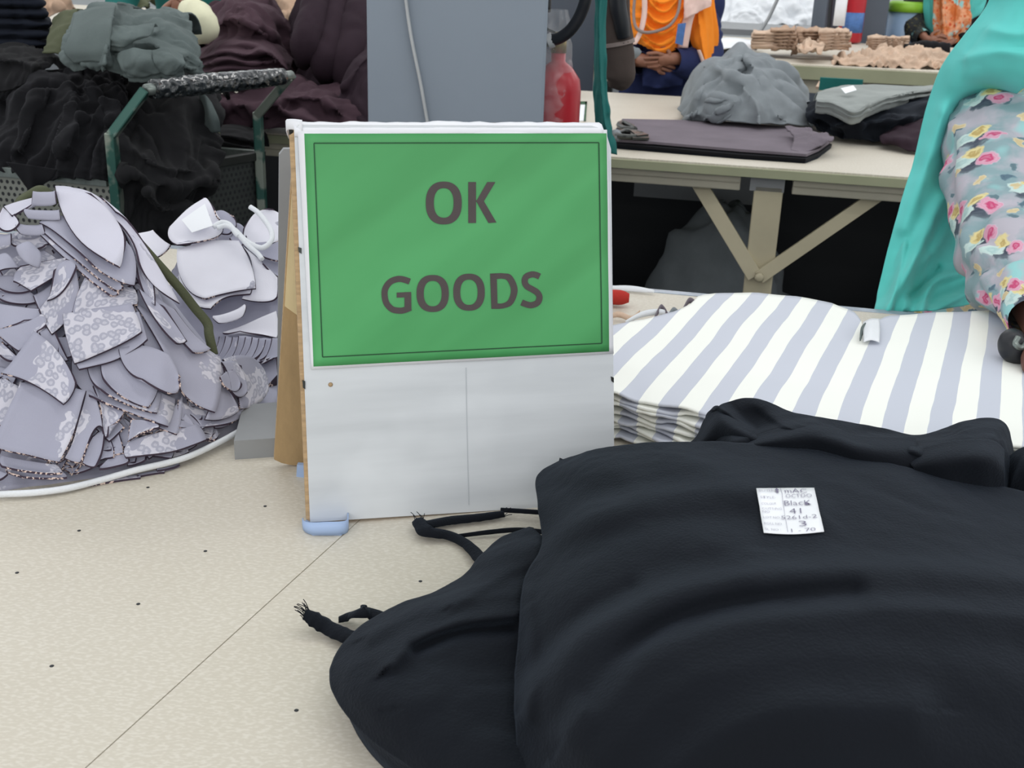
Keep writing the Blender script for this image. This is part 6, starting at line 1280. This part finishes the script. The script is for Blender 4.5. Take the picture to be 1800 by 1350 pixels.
def garment(name, rings, mat, parent, n=44, seg=44, wr=(.008, 9, (1, 1, .35)), thick=.003):
    """rings: (centre, rx, ry), lofted"""
    c = crs(np.array([(*r[0], r[1], r[2]) for r in rings], float), n); a = np.linspace(0, 2*math.pi, seg+1)[None, :]
    g = np.stack([c[:, 0:1]+c[:, 3:4]*np.cos(a), c[:, 1:2]+c[:, 4:5]*np.sin(a), c[:, 2:3]+0*a], -1)
    d = g-c[:, None, :3]; d /= np.linalg.norm(d, axis=-1, keepdims=True)+1e-9; g = g+d*(wr[0]*folds(g*wr[1]*np.array(wr[2])))[..., None]; g[:, -1] = g[:, 0]
    return grid_obj(name, g, mat, parent, thick)

# the worker in teal, bent over the striped stack
wrist = PZ(1834, 586, .985); elb = PY(1772, 430, 1.66); shd = PY(1800, 195, 1.93)
ct = np.array([shd[0]+.13, 2.06, 0])
T_ = person('person', 'person in a long teal scarf and floral sleeves bending over the striped stack', (ct[0]+.08, 2.22, .93), (ct[0]+.02, 2.05, 1.22), (ct[0]+.0, 1.93, 1.36), (ct[0]-.02, 1.86, 1.47),
   shd+np.array([.03, .02, -.02]), elb, wrist, (ct[0]+.17, 1.98, 1.26), (ct[0]+.26, 1.80, 1.06), (ct[0]+.16, 1.60, .965), M['skin2'], [(ct[0]-.05, 2.3), (ct[0]+.2, 2.3)],
   handL=((.25, -.75, -.2), (-.9, -.2, .1), (.1, -.1, .9)), handR=((-.3, -.9, -.1), (-.9, .3, .1), (0, 0, 1)))
garment('tunic', [((ct[0]+.08, 2.24, .42), .26, .17), ((ct[0]+.08, 2.24, .75), .22, .16), ((ct[0]+.07, 2.2, .98), .19, .145), ((ct[0]+.03, 2.08, 1.2), .2, .13), ((ct[0]+.01, 2.0, 1.29), .19, .12), ((ct[0], 1.95, 1.35), .10, .09), ((ct[0], 1.93, 1.38), .06, .06)], M['floral'], T_)
garment('trousers', [((ct[0]+.08, 2.27, .06), .16, .1), ((ct[0]+.08, 2.26, .3), .18, .12), ((ct[0]+.08, 2.25, .7), .18, .13)], M['tealdark'], T_)
sl = tube('floral_sleeve', [PY(1800, 178, 1.93), PY(1768, 232, 1.90), PY(1762, 320, 1.80), PY(1764, 400, 1.70), elb*.75+wrist*.25+np.array([.0, 0, -.004]), elb*.4+wrist*.6, elb*.04+wrist*.96], [.050, .088, .084, .076, .068, .050, .034], M['floral'], T_, 40, 110, wr=(.018, 7, (1, 1, 1.5)), caps=False)
sl2 = tube('floral_sleeve', [(ct[0]+.16, 1.98, 1.28), (ct[0]+.22, 1.9, 1.2), (ct[0]+.26, 1.8, 1.06), (ct[0]+.18, 1.64, .98)], [.05, .08, .07, .035], M['floral'], T_, 24, 50, wr=(.006, 9, (1, 1, 1)), caps=False)
# scarf: over the head and shoulder, falling in front to the table edge
SCF = [
 [(1810, -150, 1.84), (1850, -170, 1.80), (1900, -180, 1.80), (1960, -170, 1.84)],
 [(1755, -60, 1.86), (1810, -70, 1.80), (1880, -75, 1.79), (1970, -70, 1.82)],
 [(1736, 6, 1.88), (1790, 0, 1.82), (1860, 0, 1.80), (1980, 0, 1.82)],
 [(1695, 62, 1.90), (1745, 62, 1.83), (1810, 60, 1.80), (1980, 60, 1.80)],
 [(1655, 118, 1.93), (1702, 120, 1.86), (1755, 122, 1.82), (1820, 140, 1.80)],
 [(1628, 190, 1.95), (1665, 195, 1.92), (1700, 200, 1.98), (1740, 220, 2.0)],
 [(1606, 280, 1.94), (1645, 285, 1.92), (1690, 290, 1.97), (1740, 300, 2.0)],
 [(1582, 360, 1.90), (1625, 365, 1.89), (1680, 370, 1.94), (1745, 380, 1.98)],
 [(1560, 440, 1.86), (1608, 442, 1.85), (1675, 440, 1.89), (1755, 440, 1.95)],
 [(1545, 505, 1.82), (1600, 505, 1.81), (1675, 500, 1.84), (1765, 490, 1.90)],
 [(1536, 552, 1.775), (1595, 548, 1.76), (1670, 542, 1.78), (1770, 515, 1.86)]]
SR = [([(1660, 350), (1610, 450), (1560, 545)], 9, .018, 2.0), ([(1700, 330), (1650, 430), (1605, 480), (1590, 540)], 10, .014, 1.8), ([(1690, 480), (1640, 500), (1618, 552)], 7, .018, 1.6), ([(1745, 490), (1690, 520), (1640, 548)], 8, .014, 1.6),
      ([(1600, 520), (1625, 500), (1650, 470)], 6, -.012), ([(1660, 200), (1625, 300), (1590, 400)], 16, .01), ([(1700, 100), (1760, 90), (1830, 100)], 8, .006, 1.5), ([(1740, 50), (1790, 60), (1850, 50)], 8, .005, 1.5), ([(1560, 548), (1575, 500), (1590, 430)], 6, .008)]
SR = [(a, b, c*1.7) + tuple(r) for a, b, c, *r in SR]
grid_obj('teal_scarf', cloth_grid(SCF, 'y', (150, 70), SR, wr=(.003, 9, (1, 1, .6)), fine=(.0006, 30)), M['teal'], T_, .0015)
garment('scarf_hood', [((ct[0]+.0, 1.93, 1.30), .16, .12), ((ct[0], 1.92, 1.38), .10, .10), ((ct[0]-.02, 1.88, 1.46), .105, .12), ((ct[0]-.02, 1.89, 1.55), .10, .12), ((ct[0]-.02, 1.89, 1.60), .05, .06), ((ct[0]-.02, 1.89, 1.615), .008, .01)], M['teal'], T_, wr=(.003, 9, (1, 1, 1)))
CY = PZ(1790, 608, .972)[1]
cl = empty('steel_clamp', PZ(1790, 610, .955), 'dark polished clamp held by the hand at the right edge of the striped stack', 'clamp')
tube('clamp_body', [PY(1783, 590, CY), PY(1779, 602, CY-.01), PY(1787, 616, CY-.012), PY(1812, 620, CY-.01)], [.012, .017, .018, .013], M['blackrub'], cl, 16, 30)
tube('clamp_ring', [PY(1790, 593, CY-.025), PY(1785, 604, CY-.03), PY(1794, 611, CY-.03), PY(1806, 604, CY-.03)], .004, M['steel'], cl, 8, 24)

# the worker in orange behind the second table
Yb = 4.82; ctr = PY(1180, 60, Yb)[0]
wr_ = PY(1186, 104, 4.58)
O_ = person('person', 'person in an orange scarf and navy sleeves seated behind the second table', (ctr, 4.95, .78), (ctr, 4.86, 1.15), (ctr, 4.84, 1.36), (ctr, 4.82, 1.52),
   PY(1240, 30, 4.85), PY(1240, 100, 4.72), wr_, PY(1112, 20, 4.85), PY(1105, 100, 4.75), PY(1135, 108, 4.6), M['skin'], [(ctr-.1, 4.7), (ctr+.1, 4.7)],
   handL=((-1, -.15, -.05), (0, -.3, .9), (0, -1, .2)), handR=((.9, -.2, -.2), (0, -.3, .9), (0, -1, .2)), size=.15)
garment('navy_tunic', [((ctr, 4.92, .62), .24, .18), ((ctr, 4.9, .85), .19, .14), ((ctr, 4.87, 1.1), .19, .12), ((ctr, 4.86, 1.25), .2, .1), ((ctr, 4.86, 1.33), .08, .07)], M['navyblue'], O_)
tube('navy_sleeve', [PY(1238, 25, 4.85), PY(1240, 70, 4.80), PY(1240, 100, 4.72), PY(1215, 112, 4.64), PY(1183, 106, 4.59)], [.06, .065, .066, .062, .045], M['navyblue'], O_, 22, 60, wr=(.008, 10, (1, 1, 1)), caps=False)
tube('navy_sleeve', [PY(1110, 20, 4.85), PY(1104, 70, 4.80), PY(1105, 105, 4.74), PY(1128, 112, 4.64)], [.05, .055, .055, .045], M['navyblue'], O_, 18, 50, wr=(.008, 10, (1, 1, 1)), caps=False)
grid_obj('navy_tunic_front', cloth_grid([[(1128, 92, 4.66), (1160, 96, 4.62), (1215, 92, 4.62)], [(1130, 120, 4.66), (1165, 122, 4.60), (1205, 125, 4.62)], [(1130, 152, 4.64), (1165, 156, 4.60), (1196, 150, 4.62)]], 'y', (20, 24), wr=(.02, 9, (1, 1, 1))), M['navyblue'], O_, .003)
OS = [[(1098, -60, 4.74), (1130, -70, 4.66), (1165, -74, 4.64), (1210, -66, 4.68)], [(1100, 0, 4.72), (1130, 0, 4.62), (1165, 0, 4.60), (1206, 0, 4.66)], [(1104, 35, 4.71), (1132, 40, 4.61), (1168, 45, 4.58), (1204, 40, 4.64)],
      [(1108, 62, 4.70), (1130, 68, 4.62), (1165, 78, 4.58), (1202, 66, 4.62)], [(1118, 74, 4.69), (1138, 85, 4.62), (1165, 93, 4.58), (1196, 84, 4.62)]]
def U(y, w, x0=1128, x1=1200, sag=24): return [(x0+(x1-x0)*t, y+sag*math.sin(t*math.pi)) for t in np.linspace(0, 1, 7)]
grid_obj('orange_scarf', cloth_grid(OS, 'y', (90, 60), [(U(-20, 0), 3.5, .03, 1.6), (U(-4, 0, 1136, 1195), 3, .03, 1.6), (U(12, 0, 1130, 1200, 28), 3.5, .03, 1.6), (U(30, 0, 1122, 1202, 28), 3.5, .03, 1.6), (U(46, 0, 1120, 1200, 32), 3.5, .03, 1.6), (U(60, 0, 1120, 1200, 28), 3, .025, 1.6)], wr=(.008, 9, (1, 1, 1))), M['orange'], O_, .003)
grid_obj('orange_scarf_end', cloth_grid([[(1212, -40, 4.70), (1232, -40, 4.66), (1258, -30, 4.72)], [(1208, 10, 4.68), (1235, 10, 4.62), (1257, 14, 4.70)], [(1210, 50, 4.66), (1238, 50, 4.60), (1259, 55, 4.70)], [(1218, 82, 4.64), (1240, 84, 4.58), (1258, 90, 4.70)], [(1232, 118, 4.62), (1243, 120, 4.58), (1252, 122, 4.68)]], 'y', (60, 30), [([(1225, 20), (1240, 110)], 4, .02)], wr=(.014, 9, (1, 1, .5))), M['orange'], O_, .003)
def ob(name, pts, w, mat, Y): return grid_obj(name, np.stack([crs(np.array([PY(x-w, y, Y) for x, y in pts]), 24), crs(np.array([PY(x+w, y, Y-.01) for x, y in pts]), 24)], 1), M[mat], O_, .002)
ob('pale_border', [(1132, -20), (1133, 15), (1130, 40), (1124, 60), (1114, 78)], 4.5, 'pink', 4.555)
ob('pale_border', [(1210, -20), (1214, 15), (1208, 40), (1204, 62), (1200, 84)], 9, 'pink', 4.60)
grid_obj('white_scarf_fold', cloth_grid([[(1202, -30, 4.60), (1225, -30, 4.58), (1248, -20, 4.62)], [(1202, 5, 4.585), (1225, 0, 4.57), (1250, 4, 4.60)], [(1202, 35, 4.585), (1214, 28, 4.57), (1250, 10, 4.60)]], 'y', (20, 20), wr=(.008, 14, (1, 1, 1))), M['pink'], O_, .003)
ob('pale_border', [(1228, 88), (1234, 104), (1240, 124)], 3, 'pink', 4.56)
tube('lanyard', [PY(1118, -20, 4.58), PY(1114, 20, 4.57), PY(1118, 48, 4.55), (PY(1135, 57, 4.54)), PY(1160, 53, 4.54), PY(1180, 42, 4.55), PY(1192, 20, 4.57), PY(1197, -15, 4.6)], .006, M['lanyard'], O_, 8, 60)
tg = prism('id_card', [PY(1192, 42, 4.53), PY(1206, 40, 4.53), PY(1200, 80, 4.53), PY(1187, 76, 4.53)], (0, -1, .1), .004, M['tagblue'], O_)
tag(tube('grey_cloth_scrap', [PY(1106, 88, 4.45), PY(1116, 92, 4.43), PY(1122, 97, 4.43)], .018, M['grey'], None, 10, 16, wr=(.006, 24, (1, 1, 1))), 'light grey cloth scrap held at the navy lap of the orange-scarfed person', 'scrap')

# the worker far right in the patterned scarf
Yc = 7.95
cx = PY(1665, 40, Yc)[0]
Q_ = person('person', 'person in a rust patterned scarf with teal and black printed sleeves', (cx, 8.1, .85), (cx, 8.02, 1.22), (cx, 8.0, 1.45), (cx, 7.98, 1.6),
   PY(1612, 0, 8.0), PY(1608, 48, 7.9), PY(1628, 68, 7.65), PY(1712, 0, 8.0), PY(1716, 40, 7.9), PY(1668, 76, 7.65), M['skin'], [(cx-.1, 8.2), (cx+.1, 8.2)],
   handL=((.9, -.3, -.1), (0, -.2, .9), (0, -1, .3)), handR=((-.9, -.3, -.1), (0, -.2, .9), (0, -1, .3)), size=.17)
garment('tunic', [((cx, 8.12, .4), .27, .2), ((cx, 8.1, .8), .22, .17), ((cx, 8.06, 1.1), .2, .14), ((cx, 8.03, 1.3), .22, .12), ((cx, 8.02, 1.42), .1, .09)], M['darkfloral'], Q_)
tube('printed_sleeve', [PY(1613, -50, 8.0), PY(1608, 0, 7.98), PY(1605, 40, 7.9), PY(1614, 60, 7.8), PY(1624, 66, 7.7)], [.07, .075, .075, .06, .045], M['darkfloral'], Q_, 20, 50, wr=(.008, 9, (1, 1, 1)), caps=False)
tube('printed_sleeve', [PY(1715, -50, 8.0), PY(1720, 0, 7.98), PY(1718, 36, 7.9), PY(1700, 56, 7.8), PY(1680, 72, 7.7)], [.07, .075, .075, .06, .045], M['black2'], Q_, 20, 50, wr=(.008, 9, (1, 1, 1)), caps=False)
grid_obj('teal_scarf', cloth_grid([[(1622, -50, 7.86), (1645, -50, 7.8), (1690, -50, 7.8), (1735, -50, 7.86)], [(1622, 0, 7.84), (1645, 0, 7.78), (1690, 0, 7.78), (1735, 0, 7.84)], [(1626, 48, 7.84), (1645, 60, 7.78), (1690, 60, 7.78), (1712, 35, 7.84)]], 'y', (30, 50), wr=(.02, 8, (1, 1, .4))), M['teal'], Q_, .004)
grid_obj('patterned_scarf', cloth_grid([[(1638, -50, 7.76), (1670, -50, 7.7), (1704, -50, 7.76)], [(1640, 0, 7.74), (1670, 0, 7.68), (1704, 0, 7.74)], [(1640, 40, 7.72), (1672, 40, 7.66), (1708, 34, 7.72)], [(1642, 72, 7.70), (1665, 80, 7.64), (1690, 72, 7.70)]], 'y', (50, 40), [([(1655, -20), (1660, 60)], 4, .03), ([(1685, -20), (1680, 60)], 4, .03)], wr=(.016, 8, (1, 1, .5))), M['orfloral'], Q_, .004)

# forearm reaching over the heaps, upper left
Lw = PY(322, 22, 3.75)
P4_ = person('person', 'person with bare forearm and teal cuff reaching over the plum heap, upper left', (-1.26, 4.75, .92), (-1.24, 4.62, 1.30), (-1.24, 4.58, 1.46), (-1.24, 4.54, 1.60),
   (-1.06, 4.58, 1.38), PY(372, -70, 4.2), PY(335, 5, 3.85), (-1.42, 4.58, 1.38), (-1.50, 4.42, 1.14), (-1.38, 4.20, 1.02), M['skin'], [(PY(280, -100, 4.15)[0]-.1, 4.95), (PY(280, -100, 4.15)[0]+.1, 4.95)],
   handL=((-.7, -.4, -.35), (.2, -.2, .9), (-.2, -.6, .6)), handR=((.4, -.6, -.3), (.5, 0, .9), (0, -1, .3)), size=.17)
px0 = -1.26
garment('tunic', [((px0, 4.78, .4), .25, .17), ((px0, 4.76, .85), .2, .15), ((px0+.02, 4.66, 1.2), .2, .13), ((px0+.02, 4.6, 1.36), .20, .11), ((px0+.02, 4.57, 1.43), .10, .08), ((px0+.02, 4.57, 1.46), .06, .06)], M['tealdark'], P4_)
tube('teal_sleeve', [(-1.42, 4.58, 1.37), (-1.48, 4.48, 1.24), (-1.50, 4.42, 1.15), (-1.44, 4.30, 1.08)], [.065, .062, .055, .045], M['tealdark'], P4_, 18, 40, caps=False)
tube('teal_sleeve', [(-1.07, 4.58, 1.37), (-1.07, 4.42, 1.35), PY(374, -72, 4.22), PY(368, -50, 4.12)], [.066, .06, .055, .048], M['tealdark'], P4_, 18, 40, caps=False)

def head_wear(root, c, mat):
    c = np.array(c, float); x, y, z = c
    garment('head_scarf', [((x, y+.02, z-.26), .17, .10), ((x, y+.02, z-.18), .10, .09), ((x, y+.025, z-.10), .092, .095), ((x, y+.03, z), .098, .105), ((x, y+.03, z+.08), .088, .10), ((x, y+.03, z+.125), .045, .055), ((x, y+.03, z+.135), .006, .008)], mat, root, wr=(.003, 9, (1, 1, 1)))
    f = tube('face', [(x, y-.035, z-.095), (x, y-.045, z-.05), (x, y-.05, z+.01), (x, y-.045, z+.055)], [.03, .052, .058, .045], M['skin'], root, 20, 24)
    tube('nose', [(x, y-.106, z+.022), (x, y-.116, z-.002), (x, y-.118, z-.018)], [.005, .009, .008], M['skin'], f, 10, 10)
    for sx in (-1, 1): tube('eye', [(x+sx*.026-.009, y-.099, z+.022), (x+sx*.026+.009, y-.099, z+.022)], [.005, .005], M['blackrub'], f, 8, 8)
    tube('mouth', [(x-.02, y-.102, z-.048), (x, y-.107, z-.046), (x+.02, y-.102, z-.048)], [.003, .005, .003], M['plum'], f, 8, 12)
head_wear(O_, (ctr, 4.84, 1.545), M['orange']); head_wear(Q_, (cx, 8.0, 1.62), M['teal']); head_wear(P4_, (-1.24, 4.55, 1.62), M['tealdark'])
# ---------------------------------------------------------------- small offcuts: keep those in view, label each by its neighbour
bpy.context.view_layer.update(); dg = bpy.context.evaluated_depsgraph_get(); seen = {}
for py in range(360, 880, 4):
    for px in range(0, 480, 4):
        ok, loc, nr, ix, ob_, mx = SC.ray_cast(dg, Vector(CAM), Vector(ray(float(px), float(py))).normalized())
        if ok: seen.setdefault(ob_.name, []).append((px, py))
PCN = [(np.mean([q[:2] for q in pts], 0), lb.replace(' in the lilac-grey pile', '')) for L_, lb, pts, mt in PC if len(lb.replace(' in the lilac-grey pile', '').split()) < 11]
used = set()
for o, mt in FILL:
    h = seen.get(o.name, [])
    if len(h) < 3: bpy.data.objects.remove(o); continue
    c = np.mean(h, 0); adj = ('large-showing' if len(h) > 40 else 'half-hidden' if len(h) > 12 else 'tiny')+' '+('leopard-printed' if mt == 'leo' else 'plain')
    for (pc, lb) in sorted(PCN, key=lambda q: np.hypot(*(q[0]-c))):
        d = c-pc; rel = ('below' if d[1] > 0 else 'above') if abs(d[1]) > abs(d[0]) else ('right of' if d[0] > 0 else 'left of')
        s_ = adj+' offcut '+rel+' the '+lb
        if s_ not in used and len(s_.split()) <= 16: break
    used.add(s_); o['label'] = s_
